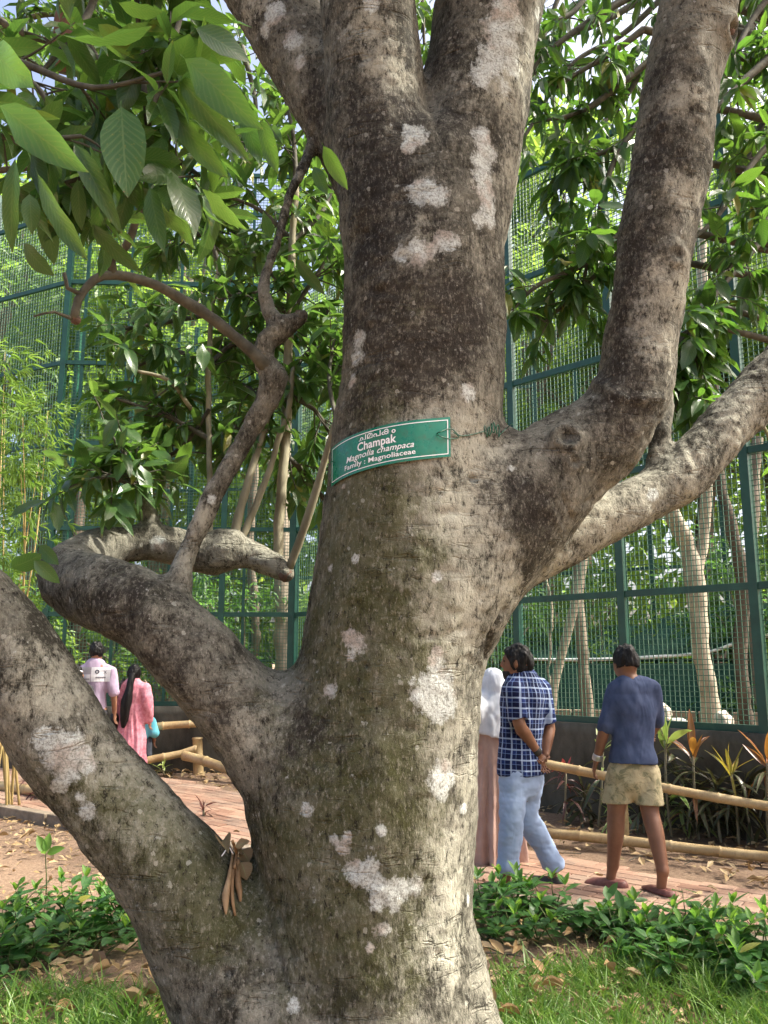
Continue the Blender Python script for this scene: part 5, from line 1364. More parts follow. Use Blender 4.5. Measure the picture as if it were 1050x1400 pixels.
def head(F_, c, fd, r=(.077, .098, .115)):
    """skull, jaw, nose, brow, lips, ears; fd = facing direction in the body frame"""
    fd = np.array(fd, float); fd /= np.linalg.norm(fd); sd = np.array((fd[1], -fd[0], 0)); up = np.array((0, 0, 1.0))
    R = np.stack([sd, fd, up], 1)
    F_.ell(c, r, R, .02)
    F_.ell(c + fd * .022 - up * .055, (.058, .072, .062), R, .03)
    F_.ell(c + fd * (r[1] + .004) - up * .018, (.013, .020, .022), R, .014)
    F_.chain([c + fd * (r[1] - .004) + up * .018, c + fd * (r[1] + .012) - up * .022], [.009, .013], .012)
    F_.ell(c + fd * (r[1] - .010) + up * .030, (.05, .014, .010), R, .015)
    F_.ell(c + fd * (r[1] - .014) - up * .060, (.022, .014, .010), R, .012)
    for s_ in (-1, 1):
        F_.ell(c + sd * s_ * (r[0] + .004) - up * .012 - fd * .004, (.010, .018, .030), R, .010)
        F_.ell(c + sd * s_ * .032 + fd * (r[1] - .002) + up * .008, (.014, .010, .009), R, .008, 'sub')
    return R
def eyes(parent, c, fd, r=(.077, .098, .115)):
    fd = np.array(fd, float); fd /= np.linalg.norm(fd); sd = np.array((fd[1], -fd[0], 0)); up = np.array((0, 0, 1.0))
    for s_ in (-1, 1):
        Fe = Field(c + sd * s_ * .032 + fd * (r[1] - .014) + up * .008 - .018, c + sd * s_ * .032 + fd * (r[1] - .014) + up * .008 + .018, .003)
        Fe.ell(c + sd * s_ * .032 + fd * (r[1] - .014) + up * .008, (.011, .011, .011)); piece('eye', Fe, EYEM, parent)
EYEM = simple('eye', (.02, .015, .012), (.05, .04, .035), 30, .2, 0)
def hand(F_, w, d, side, curl=.5, s_=1.0):
    """wrist w, pointing d, palm across `side`; palm, four unequal bent fingers, thumb from the side"""
    d = np.array(d, float); d /= np.linalg.norm(d); side = np.array(side, float); side -= d * (side @ d); side /= np.linalg.norm(side); nn = np.cross(d, side)
    for t in (-.022, 0, .022): F_.chain([w + side * t * .6, w + d * .08 * s_ + side * t], [.016, .013], .012)
    for t, L in ((-.030, .058), (-.010, .074), (.010, .080), (.030, .070)):
        a = w + d * .085 * s_ + side * t; b1 = a + (d * math.cos(curl * .5) + nn * math.sin(curl * .5)) * L * .5; c1 = b1 + (d * math.cos(curl * 1.5) + nn * math.sin(curl * 1.5)) * L * .5
        F_.chain([a - d * .02, b1, c1], [.0088, .0082, .0070], .004)
    a = w + d * .025 + side * .026; b1 = a + d * .03 + side * .028; F_.chain([a, b1, b1 + d * .028 + nn * .01], [.011, .0095, .008], .008)
def limb_chain(F_, pts, rad, k=.03): F_.chain(*cp(*[(*p_, r_) for p_, r_ in zip(pts, rad)]), k)
def make(pp, F_, lab, skin=SKIN, smooth=1):
    V, Fc = F_.surf(smooth); me = mesh_np('person', V, Fc, True, skin); o = bpy.data.objects.new('person', me); link(o); o.location = pp.loc; o.rotation_euler = (0, 0, pp.yaw)
    return tag(o, lab, 'person')
def hair_cap(pp, c, fd, parent, grow=.010, low=-.055, fr=.088, name='hair'):
    fd = np.array(fd, float); fd /= np.linalg.norm(fd); sd = np.array((fd[1], -fd[0], 0)); up = np.array((0, 0, 1.0)); R = np.stack([sd, fd, up], 1)
    Fh = Field(c - .17, c + .17, .006); Fh.ell(c + up * .008 - fd * .006, (.077 + grow, .099 + grow, .115 + grow * .8), R)
    Fh.ell(c + fd * fr - up * .06, (.10, .085, .135), R, .015, 'sub'); Fh.cut(-up * 1.0 - fd * .15, c + up * low)
    return piece(name, Fh, HAIR, parent, .012, 1, 3, 34, stretch=(1, 1, .4))

# --- man in navy top and camouflage shorts, walking away
A = Person(866, 1200, 6.1, math.radians(14)); J = A.j
hipL, hipR = J(849, 1058), J(883, 1058); knL, knR = J(842, 1112, .02), J(889, 1112, -.05); anL, anR = J(838, 1182, .08), J(906, 1190, -.16)
hc = J(855, 905, .04); fdA = A.v(-.35, .94, 0)
shL, shR = J(842, 941), J(892, 941); elL, elR = J(828, 990, -.02), J(900, 985, .10); wrL, wrR = J(816, 1038, .05), J(893, 1000, .33)
cx = (hipL + hipR) / 2
TOR = cp((*(cx + [0, 0, -.03]), .148), (*(cx + [0, 0, .12]), .138), (*J(866, 990), .142), (*J(866, 965), .152), (*J(865, 950), .130), (*J(862, 944), .075))
def legs(F_, hp, kn, an, r=(.092, .060, .058, .040)):
    calf = kn + (an - kn) * .32; limb_chain(F_, [hp, hp + (kn - hp) * .5, kn, calf + (calf - hp) * 0 + np.array((0, -.012, 0)), an], [r[0], r[0] * .82, r[1], r[2], r[3]])
F_ = A.F(); F_.chain(*TOR, .03, (1, .66, 1)); F_.chain(*cp((*J(862, 936), .060), (*J(857, 920, .03), .056)), .03); head(F_, hc, fdA)
legs(F_, hipL, knL, anL); legs(F_, hipR, knR, anR)
for a, b, c_ in ((shL, elL, wrL), (shR, elR, wrR)): limb_chain(F_, [a, b, b + (c_ - b) * .3, c_], [.050, .040, .040, .027])
hand(F_, wrL, wrL - elL + np.array((0, .04, -.05)), A.v(.2, 1, 0), .6); hand(F_, wrR, wrR - elR, A.v(0, .2, 1), .5)
for an, tv in ((anL, A.v(-.9, .45, 0)), (anR, A.v(-.45, .9, 0))): F_.chain([an, an * [1, 1, 0] + tv * .03 + np.array((0, 0, .045)), an * [1, 1, 0] + tv * .10 + np.array((0, 0, .035))], [.036, .030, .024], .02)
man = make(A, F_, 'man in navy top and camouflage shorts walking away along the brick path'); eyes(man, hc, fdA)
NAVY = cloth('navy_jersey', (.045, .064, .125), (.066, .088, .160))
F_ = A.F(); t_ = TOR[0].copy(); F_.chain(t_, TOR[1] + .016, .0, (1, .70, 1)); F_.chain(*cp((*(cx + [0, 0, .05]), .164), (*(cx + [0, 0, -.2]), .180)), .05, (1, .86, 1))
for a, b, c_ in ((shL, elL, wrL), (shR, elR, wrR)): limb_chain(F_, [a + (cx * [1, 1, 0] + [0, 0, a[2]] - a) * .2, a, b, b + (c_ - b) * .10], [.066, .056, .050, .047], .04)
F_.cut((0, 0, -1), J(866, 1043)); F_.ell(J(858, 922, .02), (.064, .064, .035), None, .01, 'sub'); piece('shirt', F_, NAVY, man, .010, 1, 5, 11)
CAMO, nt, b = new_mat('camouflage_cloth'); v = coords(nt)
c1 = ramp(nt, noise(nt, v, 16, 3, .6, .6), [(.42, (.40, .34, .20)), (.50, (.30, .26, .14)), (.58, (.15, .145, .075))], 'CONSTANT'); nt.links.new(mix(nt, .2, c1, (.40, .35, .22)), b.inputs['Base Color']); b.inputs['Roughness'].default_value = .85
nt.links.new(bump(nt, noise(nt, v, 10, 3, .5, 1), .7, .02), b.inputs['Normal'])
F_ = A.F(); F_.chain(*cp((*(cx + [0, 0, .10]), .150), (*(cx + [0, 0, -.02]), .162)), 0, (1, .70, 1))
for hp, kn in ((hipL, knL), (hipR, knR)): F_.chain(*cp((*hp, .100), (*(hp + (kn - hp) * .5), .098), (*kn, .098), (*(kn + (kn - hp) * .2), .1)), .02)
F_.cut((0, 0, -1), J(866, 1098)); F_.cut((0, 0, 1), J(866, 1025)); piece('shorts', F_, CAMO, man, .008, 1, 6, 11)
for an, tv in ((anL, A.v(-.9, .45, 0)), (anR, A.v(-.45, .9, 0))):
    F_ = Field(an + [-.32, -.32, -.15], an + [.32, .32, .08], .006); z = .032 - an[2]
    F_.chain(*cp((*(an - tv * .045 + [0, 0, z + .016]), .053), (*(an + tv * .05 + [0, 0, z + .014]), .054), (*(an + tv * .12 + [0, 0, z + .006]), .050), (*(an + tv * .165 + [0, 0, z + .0]), .042)), 0, (1, 1, .95)); F_.chain([an + [0, 0, -.065], an + [0, 0, -.045]], [.052, .048], .02)
    F_.cut((0, 0, 1), an * [1, 1, 0] + [0, 0, .088]); F_.cut((0, 0, -1), np.array((0, 0, .002))); piece('shoe', F_, SHOEM, man, .003, 1, 8, 30)
hair_cap(A, hc, fdA, man, .005, -.045, .085)
F_ = Field(wrL - .07, wrL + .07, .004); dw = (wrL - elL) / np.linalg.norm(wrL - elL); F_.chain([wrL - dw * .022, wrL - dw * .008], .035, 0); F_.ell(wrL - dw * .09, (.06, .06, .06), None, 0, 'sub'); F_.ell(wrL + dw * .06, (.06, .06, .06), None, 0, 'sub'); piece('wristwatch', F_, simple('steel', (.4, .4, .4), (.7, .7, .7), 30, .3, 0, metal=.8), man)

# --- man in blue plaid shirt, hands clasped behind his back
B = Person(712, 1190, 6.15, math.radians(38)); J = B.j
fdB = B.v(-.93, .30, 0); hc = J(707, 905, -.01)
hipL, hipR = J(702, 1062, -.07), J(724, 1062, .06); knL, knR = J(700, 1118, -.10), J(720, 1114, .06); anL, anR = J(694, 1186, -.04), J(757, 1182, .14)
shL, shR = J(703, 945, -.16), J(740, 942, .10); elL, elR = J(710, 990, -.20), J(751, 996, .10); wrL, wrR = J(735, 1030, -.08), J(746, 1030, .0)
cx = (hipL + hipR) / 2
TOR = cp((*(cx + [0, 0, -.03]), .150), (*(cx + [0, 0, .12]), .152), (*J(714, 985), .160), (*J(716, 955), .170), (*J(716, 943), .145), (*J(713, 937), .085))
F_ = B.F(); F_.chain(*TOR, .03, (1, .70, 1)); F_.chain(*cp((*J(713, 936), .062), (*J(709, 918), .058)), .03); head(F_, hc, fdB)
legs(F_, hipL, knL, anL); legs(F_, hipR, knR, anR)
for a, b, c_ in ((shL, elL, wrL), (shR, elR, wrR)): limb_chain(F_, [a, b, b + (c_ - b) * .3, c_], [.052, .043, .043, .029])
hand(F_, wrL, J(741, 1050, -.06) - wrL, B.v(.7, .6, .3), .7); hand(F_, wrR, J(737, 1048, -.09) - wrR, B.v(.7, -.6, .3), .8)
for an, tv in ((anL, B.v(-.8, .5, 0)), (anR, B.v(-.6, .6, 0))): F_.chain([an, an * [1, 1, 0] + tv * .03 + np.array((0, 0, .045)), an * [1, 1, 0] + tv * .10 + np.array((0, 0, .035))], [.036, .030, .024], .02)
man2 = make(B, F_, 'bearded man in blue plaid shirt and pale jeans, hands clasped behind his back'); eyes(man2, hc, fdB)
F_ = B.F(); F_.chain(TOR[0], TOR[1] + .018, .0, (1, .74, 1)); F_.chain(*cp((*(cx + [0, 0, .08]), .178), (*(cx + [0, 0, -.26]), .192)), .05, (1, .76, 1))
for a, b in ((shL, elL), (shR, elR)): limb_chain(F_, [a + (cx * [1, 1, 0] + [0, 0, a[2]] - a) * .2, a, a + (b - a) * .78], [.080, .074, .070], .04)
for a, b in ((shL, elL), (shR, elR)):
    dn = (b - a) / np.linalg.norm(b - a); F_.ell(a + (b - a) * .78 + dn * .085, (.085, .085, .085), None, .005, 'sub')
F_.cut((0, 0, -1), J(712, 1058)); F_.ell(J(708, 917, -.01), (.066, .066, .03), None, .01, 'sub')
piece('shirt', F_, plaid_mat(), man2, .011, 1, 15, 11, attr_fn=lambda V: np.stack([np.arctan2(V[:, 0], V[:, 1] - .02) * .185, V[:, 2] + .05 * V[:, 0], V[:, 1]], 1))
JEANS = cloth('pale_jeans', (.30, .39, .56), (.35, .45, .62), 5)
F_ = B.F(); F_.chain(*cp((*(cx + [0, 0, .10]), .150), (*(cx + [0, 0, -.02]), .160)), 0, (1, .78, 1))
for hp, kn, an in ((hipL, knL, anL), (hipR, knR, anR)): F_.chain(*cp((*hp, .100), (*(hp + (kn - hp) * .5), .090), (*kn, .086), (*(kn + (an - kn) * .5), .080), (*an, .076)), .03); F_.ell(an - [0, 0, .075], (.12, .12, .05), None, .004, 'sub')
F_.cut((0, 0, 1), J(712, 1030)); piece('jeans', F_, JEANS, man2, .0085, 1, 16, 10, stretch=(1, 1, 1.6))
for an, tv in ((anL, B.v(-.8, .5, 0)), (anR, B.v(-.6, .6, 0))):
    F_ = Field(an + [-.32, -.32, -.15], an + [.32, .32, .08], .007); z = .032 - an[2]
    F_.chain(*cp((*(an - tv * .05 + [0, 0, z + .012]), .046), (*(an + tv * .08 + [0, 0, z + .004]), .046), (*(an + tv * .19 + [0, 0, z]), .034)), 0, (1, 1, .8)); F_.cut((0, 0, -1), np.array((0, 0, .002))); piece('shoe', F_, DARKSHOE, man2)
hair_cap(B, hc, fdB, man2, .013, -.075, .092)
fb = fdB / np.linalg.norm(fdB); F_ = Field(hc - .17, hc + .17, .005); sdv = np.array((fb[1], -fb[0], 0)); F_.ell(hc + fb * .035 - [0, 0, .085], (.062, .072, .056), np.stack([sdv, fb, (0, 0, 1)], 1)); F_.ell(hc + fb * .07 - [0, 0, .0], (.11, .11, .062), None, .01, 'sub'); piece('beard', F_, HAIR, man2, .005, 1, 3, 40)
F_ = Field(wrL - .07, wrL + .07, .004); dw = (wrL - elL) / np.linalg.norm(wrL - elL); F_.chain([wrL - dw * .03, wrL - dw * .012], .037, 0); F_.ell(wrL - dw * .10, (.062, .062, .062), None, 0, 'sub'); F_.ell(wrL + dw * .055, (.06, .06, .06), None, 0, 'sub'); piece('wristwatch', F_, DARKSHOE, man2)

# --- robed figures beside the trunk
def robed(x, Y, top, hem, yaw, lab, robe, veil, wid=1.0, shawl=True, seed=0):
    pp = Person(x, 1160, Y, yaw, .010); J = pp.j; H = J(x, top)[2]; c = np.array((0, .02, H - .125)); fd = (0, 1, 0); k = H / 1.55
    F_ = pp.F(); F_.chain(*cp((0, 0, .80 * k, .13), (0, 0, 1.0 * k, .125), (0, 0, 1.22 * k, .14), (0, 0, 1.30 * k, .09)), .02, (1, .7, 1)); F_.chain([(0, .01, 1.28 * k), (0, .02, 1.40 * k)], [.05, .048], .02); head(F_, c, fd)
    for s_ in (-1, 1):
        limb_chain(F_, [np.array((s_ * .08, 0, .85 * k)), np.array((s_ * .085, 0, .45 * k)), np.array((s_ * .09, 0, .07))], [.08, .055, .036]); F_.chain([(s_ * .09, 0, .05), (s_ * .09, .13, .035)], [.035, .03], .02)
        limb_chain(F_, [np.array((s_ * .17, 0, 1.24 * k)), np.array((s_ * .21, .03, 1.0 * k)), np.array((s_ * .17, .16, .88 * k))], [.045, .038, .025]); hand(F_, np.array((s_ * .17, .16, .88 * k)), (0, 1, -.2), (0, 0, 1), .6)
    o = make(pp, F_, lab, SKIN2); eyes(o, c, fd)
    F_ = pp.F(); F_.chain(*cp((0, 0, -.1, .245 * wid), (0, 0, .35 * k, .215 * wid), (0, 0, .8 * k, .180 * wid), (0, 0, 1.05 * k, .165), (0, 0, 1.22 * k, .165), (0, 0, 1.30 * k, .10)), 0, (1, .80, 1))
    for s_ in (-1, 1): limb_chain(F_, [np.array((s_ * .15, 0, 1.25 * k)), np.array((s_ * .215, .02, 1.0 * k)), np.array((s_ * .18, .13, .9 * k))], [.07, .068, .075], .04)
    F_.cut((0, 0, -1), (0, 0, .025)); piece('robe', F_, robe, o, .010, 1, seed, 9, .026)
    F_ = pp.F(); F_.ell(c + [0, -.012, .004], (.098, .115, .128)); F_.chain(*cp((0, 0, c[2] - .04, .09), (0, -.01, c[2] - .17, .10), (0, -.02, c[2] - .26, .155)), .05, (1, .8, 1)); F_.ell(c + [0, .12, -.03], (.07, .08, .10), None, .02, 'sub')
    if shawl:
        F_.chain(*cp((0, 0, 1.27 * k, .09), (0, -.005, 1.16 * k, .165), (0, -.01, .85 * k, .195)), .03, (1.08, .86, 1))
        F_.chain(*cp((-.16, -.01, 1.235 * k, .108), (0, -.01, 1.275 * k, .105), (.16, -.01, 1.235 * k, .108)), .04)
        for s_ in (-1, 1): limb_chain(F_, [np.array((s_ * .17, 0, 1.235 * k)), np.array((s_ * .222, .02, 1.05 * k))], [.108, .102], .04)
        F_.cut((-.25, .1, -1), (0, 0, 1.0 * k))
    piece('headscarf', F_, veil, o, .012, 1, seed + 3, 9, .016)
    return o
robed(674, 6.95, 914, 1163, .35, 'person in a dusty pink robe and white headscarf beside the big trunk', cloth('dusty_pink_robe', (.42, .28, .235), (.52, .36, .30), 6), cloth('white_scarf', (.56, .60, .66), (.70, .73, .78), 8), 1.0, True, 21)
robed(652, 7.6, 926, 1140, .2, 'person in a black headscarf mostly hidden behind the big trunk', cloth('black_robe', (.02, .02, .022), (.04, .04, .042)), cloth('black_scarf', (.018, .018, .02), (.035, .035, .04)), .9, False, 31)

# --- group by the far fence
def walker(x, Y, top, yaw, lab, hem, topm, legm, fd=(0, 1, 0), skirt=False, sleeve=.45, seed=0, hair=True, shoes=DARKSHOE, skin=SKIN2, width=1.0):
    pp = Person(x, 1060, Y, yaw, .011); H = pp.j(x, top)[2]; k = H / 1.72; c = np.array((0, .02, H - .125 * min(1, k * 1.05))); w = width
    F_ = pp.F(); F_.chain(*cp((0, 0, .88 * k, .145 * w), (0, 0, 1.02 * k, .135 * w), (0, 0, 1.22 * k, .155 * w), (0, 0, 1.36 * k, .16 * w), (0, 0, 1.43 * k, .10 * w)), .02, (1, .68, 1)); F_.chain([(0, .0, 1.42 * k), (0, .02, 1.54 * k)], [.055 * w, .052 * w], .02); head(F_, c, fd, tuple(q * min(1, .35 + .65 * k) for q in (.077, .098, .115)))
    for s_ in (-1, 1):
        limb_chain(F_, [np.array((s_ * .09 * w, 0, .90 * k)), np.array((s_ * .095, .01, .48 * k)), np.array((s_ * .10, -.01, .34 * k)), np.array((s_ * .10, 0, .07))], [.088 * w, .058 * w, .056 * w, .038]); F_.chain([(s_ * .10, 0, .05), (s_ * .10, .14, .035)], [.036, .03], .02)
        limb_chain(F_, [np.array((s_ * .19 * w, 0, 1.38 * k)), np.array((s_ * .25 * w, -.01, 1.10 * k)), np.array((s_ * .25 * w, .08, .88 * k))], [.05 * w, .04 * w, .027]); hand(F_, np.array((s_ * .25 * w, .08, .88 * k)), (0, .25, -1), (0, 1, 0), .5, k)
    o = make(pp, F_, lab, skin); eyes(o, c, fd)
    F_ = pp.F(); F_.chain(*cp((0, 0, hem - .12, .17 * w if not skirt else .26), (0, 0, max(hem + .25, .95 * k), .165 * w if not skirt else .165), (0, 0, 1.10 * k, .152 * w), (0, 0, 1.30 * k, .172 * w), (0, 0, 1.40 * k, .145 * w), (0, 0, 1.44 * k, .10 * w)), 0, (1, .74, 1))
    for s_ in (-1, 1): limb_chain(F_, [np.array((s_ * .15 * w, 0, 1.38 * k)), np.array((s_ * .195 * w, 0, 1.36 * k)), np.array((s_ * .245 * w, -.01, 1.12 * k)), np.array((s_ * .25 * w, .05 * sleeve, (1.12 - .22 * max(0, sleeve - .5) * 2) * k))], [.07, .075, .068, .066], .04)
    F_.cut((0, 0, -1), (0, 0, hem)); F_.ell((0, .02, 1.49 * k), (.065, .065, .035), None, .01, 'sub')
    piece('dress' if skirt else 'shirt', F_, topm, o, .010, 1, seed, 10, .014 if skirt else 0)
    F_ = pp.F(); 
    if not skirt:
        F_.chain(*cp((0, 0, 1.0 * k, .145 * w), (0, 0, .88 * k, .155 * w)), 0, (1, .74, 1))
        for s_ in (-1, 1): F_.chain(*cp((s_ * .09, 0, .88 * k, .095 * w), (s_ * .095, .01, .48 * k, .078), (s_ * .10, 0, .08, .072)), .03)
        F_.cut((0, 0, -1), (0, 0, .05)); piece('trousers', F_, legm, o, .008, 1, seed + 2, 12)
    for s_ in (-1, 1):
        F_ = Field((s_ * .10 - .1, -.12, -.02), (s_ * .10 + .1, .26, .13), .008); F_.chain(*cp((s_ * .10, -.04, .04, .044), (s_ * .10, .08, .036, .045), (s_ * .10, .17, .032, .034)), 0, (1, 1, .8)); F_.cut((0, 0, -1), (0, 0, .003)); piece('shoe', F_, shoes, o)
    if hair: hair_cap(pp, c, fd, o, .010, -.07)
    return o, pp, c
m3, pp3, c3 = walker(131, 10.9, 877, .05, 'man in a lavender shirt with a printed white panel, by the far fence', .80, cloth('lavender_cotton', (.40, .31, .43), (.52, .42, .55), 6), cloth('dark_trousers', (.03, .03, .035), (.06, .06, .07)), sleeve=.45, seed=41)
# printed panels on his back
shv = [ch for ch in m3.children if ch.name.startswith('shirt')][0].data
sb = BVHTree.FromPolygons([tuple(q.co) for q in shv.vertices], [tuple(p_.vertices) for p_ in shv.polygons])
PW, PG, PI = simple('white_print', (.70, .70, .74), (.78, .78, .82), 5, .8, 0), simple('grey_print', (.36, .34, .36), (.44, .42, .44), 5, .8, 0), simple('ink', (.05, .05, .08), (.09, .09, .12), 5, .8, 0)
def decal(pts2, faces, mat, name, off=.004):
    vs_ = []
    for x, z in pts2:
        h_ = sb.ray_cast(Vector((x, -1, z)), Vector((0, 1, 0))); y_ = h_[0].y if h_[0] else -.12; vs_.append((x, y_ - off, z))
    o = bpy.data.objects.new(name, mesh_np(name, vs_, faces, False, mat)); link(o, m3)
def panel(x0, x1, z0, z1, mat, name, off=.004, n=6):
    g_ = [(x0 + (x1 - x0) * i / n, z0 + (z1 - z0) * j_ / n) for i in range(n + 1) for j_ in range(n + 1)]
    decal(g_, [[i * (n + 1) + j_, (i + 1) * (n + 1) + j_, (i + 1) * (n + 1) + j_ + 1, i * (n + 1) + j_ + 1] for i in range(n) for j_ in range(n)], mat, name, off)
def pz(px_, py_): q = P(px_, py_, 10.78); return q.x - pp3.loc.x, q.z
xa, zt = pz(124.5, 912); xb, zb = pz(148, 932); panel(xa, xb, zb, zt, PW, 'printed_panel')
xc, zc_ = pz(111, 912); _, zm = pz(111, 921.5); panel(xc, xa - .006, zm, zt, PG, 'printed_panel'); panel(xc, xa - .006, zb - .005, zm - .004, PW, 'printed_panel')
rx, rz = pz(131.8, 918.5); ring = [(rx + math.cos(a) * r_, rz + math.sin(a) * r_) for r_ in (.012, .026) for a in np.linspace(0, 2 * math.pi, 13)[:-1]]; decal(ring, [[i, (i + 1) % 12, 12 + (i + 1) % 12, 12 + i] for i in range(12)], PI, 'printed_mark', .008)
kx, kz = pz(141.5, 919)
for sg in (-1, 1): decal([(kx - .016, kz - sg * .02 - .004), (kx - .016, kz - sg * .02 + .004), (kx + .016, kz + sg * .02 + .004), (kx + .016, kz + sg * .02 - .004)], [[0, 3, 2, 1]], PI, 'printed_mark', .008)
tx, tz = pz(130, 926)
for i in range(9): panel(tx + i * .0125, tx + i * .0125 + .009, tz - .011 + .003 * (i % 2), tz + .006, PI, 'printed_mark', .008, 1)
tx, tz = pz(114, 927.5)
for i in range(6): panel(tx + i * .0125, tx + i * .0125 + .008, tz - .016, tz - .002, PI, 'printed_mark', .008, 1)

w1, pp1, c1_ = walker(184, 11.8, 909, -.08, 'woman in a pink tiered dress with a long black ponytail and shoulder bag', .08, cloth('pink_print', (.62, .20, .26), (.78, .36, .42), 26), None, skirt=True, sleeve=1.0, seed=51, width=.88)
F_ = pp1.F(); limb_chain(F_, [c1_ + [0, -.09, -.02], c1_ + [-.01, -.135, -.15], c1_ + [-.03, -.15, -.35], c1_ + [-.05, -.15, -.55], c1_ + [-.06, -.145, -.70]], [.045, .05, .068, .066, .035], .02); piece('ponytail', F_, HAIR, w1, .014, 1, 5, 16, stretch=(1, 1, .3))
BAGM = simple('black_leather', (.012, .011, .011), (.03, .028, .027), 20, .45, .3, 60)
F_ = pp1.F(); F_.chain(*cp((-.22, -.06, .82, .07), (-.23, -.04, .74, .085), (-.24, -.03, .66, .075)), 0, (.8, 1.3, 1)); bag = piece('shoulder_bag', F_, BAGM, w1, .006, 1, 5, 12)
F_ = pp1.F(); limb_chain(F_, [np.array((-.13, -.13, 1.28)), np.array((-.16, -.155, 1.12)), np.array((-.20, -.12, .95)), np.array((-.22, -.07, .86))], [.018] * 4, 0); limb_chain(F_, [np.array((-.13, -.13, 1.28)), np.array((-.135, -.0, 1.335)), np.array((-.16, .12, 1.2)), np.array((-.21, .06, .86))], [.018] * 4, 0); piece('bag_strap', F_, BAGM, bag)
walker(197, 12.2, 968, .1, 'small child in a sky blue top half hidden behind the woman in pink', .42, cloth('sky_blue_cotton', (.12, .52, .66), (.22, .64, .76), 6), cloth('dark_leggings', (.04, .045, .06), (.07, .08, .10)), sleeve=.6, seed=61, width=.72)
o5, pp5, c5 = walker(103, 10.6, 909, .3, 'person with black hair and white hair band behind the leaning limb', .70, cloth('charcoal_cotton', (.05, .05, .055), (.09, .09, .095)), cloth('dark_denim', (.03, .035, .05), (.05, .06, .08)), fd=(.9, .25, 0), seed=71, width=.85)
F_ = Field(c5 - .16, c5 + .16, .006); F_.ell(c5 + [0, 0, .03], (.098, .098, .118)); F_.cut((.35, 0, 1), c5 + [0, 0, .075]); F_.cut((-.35, 0, -1), c5 + [0, 0, .058]); piece('hair_band', F_, PW, o5)

# ================================================================== name plate, wire, dry bundle
PLATE, nt, b = new_mat('plate_green')
nt.links.new(ramp(nt, noise(nt, coords(nt), 7, 3), [(.3, (.004, .15, .085)), (.7, (.010, .19, .115))]), b.inputs['Base Color']); b.inputs['Roughness'].default_value = .24
cl_ = b.inputs['Base Color'].links[0].from_socket
dirt = ramp(nt, noise(nt, coords(nt), 34, 5, .75), [(.52, 0.0), (.70, .55)])
nt.links.new(mix(nt, dirt, cl_, (.075, .10, .055)), b.inputs['Base Color'])
nt.links.new(ramp(nt, noise(nt, coords(nt), 22, 4), [(.35, .18), (.7, .5)]), b.inputs['Roughness'])
nt.links.new(bump(nt, noise(nt, coords(nt), 11, 2), .25, .01), b.inputs['Normal']); b.inputs['Specular IOR Level'].default_value = .5
PWHITE = simple('plate_white', (.80, .82, .82), (.88, .89, .89), 20, .4, 0)
axp = P(568, 615, 3.5); RX, RY = 115 * S(568, 615, 3.5), 115 * S(568, 615, 3.5)
hz_c = hit(560, 640)[0]
PHG = np.radians(np.arange(-110, 61, 2.0)); RG_ = []
zm_ = P(560, 615, 3.2).z
for ph_ in PHG:
    dv = Vector((math.sin(ph_), -math.cos(ph_), 0)); best = RX
    for dz in np.linspace(-.16, .12, 12):
        hh_ = bvh.ray_cast(Vector((axp.x, axp.y, zm_ + dz)) + dv * .47, -dv, .4)
        if hh_[0] is not None: best = max(best, (Vector((hh_[0].x - axp.x, hh_[0].y - axp.y))).length)
    RG_.append(best)
RG_ = np.array(RG_); RG_[PHG > math.radians(24)] = RG_[PHG <= math.radians(24)][-1]
RG_ = np.convolve(np.pad(np.array([RG_[max(0, i - 3):i + 4].max() for i in range(len(RG_))]), 6, 'edge'), np.ones(13) / 13, 'valid') + .006
def on_plate(phi, z, off=0.0):
    r = float(np.interp(phi, PHG, RG_)) + off
    # the plate is springy: flatter than the trunk, held off at its ends
    return Vector((axp.x + r * math.sin(phi), axp.y - r * math.cos(phi) - .0, z))
PH0, PH1 = math.radians(-83), math.radians(19.5)
def zc_at(phi): return Z0 + (phi - PH1) / (PH1 - PH0) * TILT
TILT = .085
q = P(606, 597, on_plate(PH1, 0).y); Z0 = q.z; HH = .158
PH0 = min(np.linspace(math.radians(-84), math.radians(-50), 120), key=lambda a: abs(topx(on_plate(a, Z0 - .07))[0] - 453))
sgn = empty('name_plate', on_plate((PH0 + PH1) / 2, Z0), 'curved green name plate with white lettering tied round the trunk', 'sign')
def strip_mesh(p0, p1, za, zb, off, n, name, mat, thick=0.0):
    """curved band between two plate angles; za, zb heights relative to the plate's centre line"""
    v, f = [], []
    for i in range(n + 1):
        ph = p0 + (p1 - p0) * i / n; zz_ = zc_at(ph)
        v += [on_plate(ph, zz_ + za, off), on_plate(ph, zz_ + zb, off)]
        if thick: v += [on_plate(ph, zz_ + za, off - thick), on_plate(ph, zz_ + zb, off - thick)]
    k = 4 if thick else 2
    for i in range(n):
        a = i * k; f.append([a, a + k, a + k + 1, a + 1])
        if thick: f += [[a + 2, a + 3, a + k + 3, a + k + 2], [a, a + 2, a + k + 2, a + k], [a + 1, a + k + 1, a + k + 3, a + 3]]
    if thick: f += [[0, 1, 3, 2], [n * k, n * k + 2, n * k + 3, n * k + 1]]
    return obj(name, mesh_np(name, v, f, True, mat), sgn)
pl = strip_mesh(PH0, PH1, -HH / 2, HH / 2, .0, 40, 'plate', PLATE, .002)
pl.modifiers.new('split', 'EDGE_SPLIT')
m_ = .010; dm = m_ / RX; lw = .0032
strip_mesh(PH0 + dm, PH1 - dm, HH / 2 - m_ - lw, HH / 2 - m_, .0012, 40, 'border_line', PWHITE); strip_mesh(PH0 + dm, PH1 - dm, -HH / 2 + m_, -HH / 2 + m_ + lw, .0012, 40, 'border_line', PWHITE)
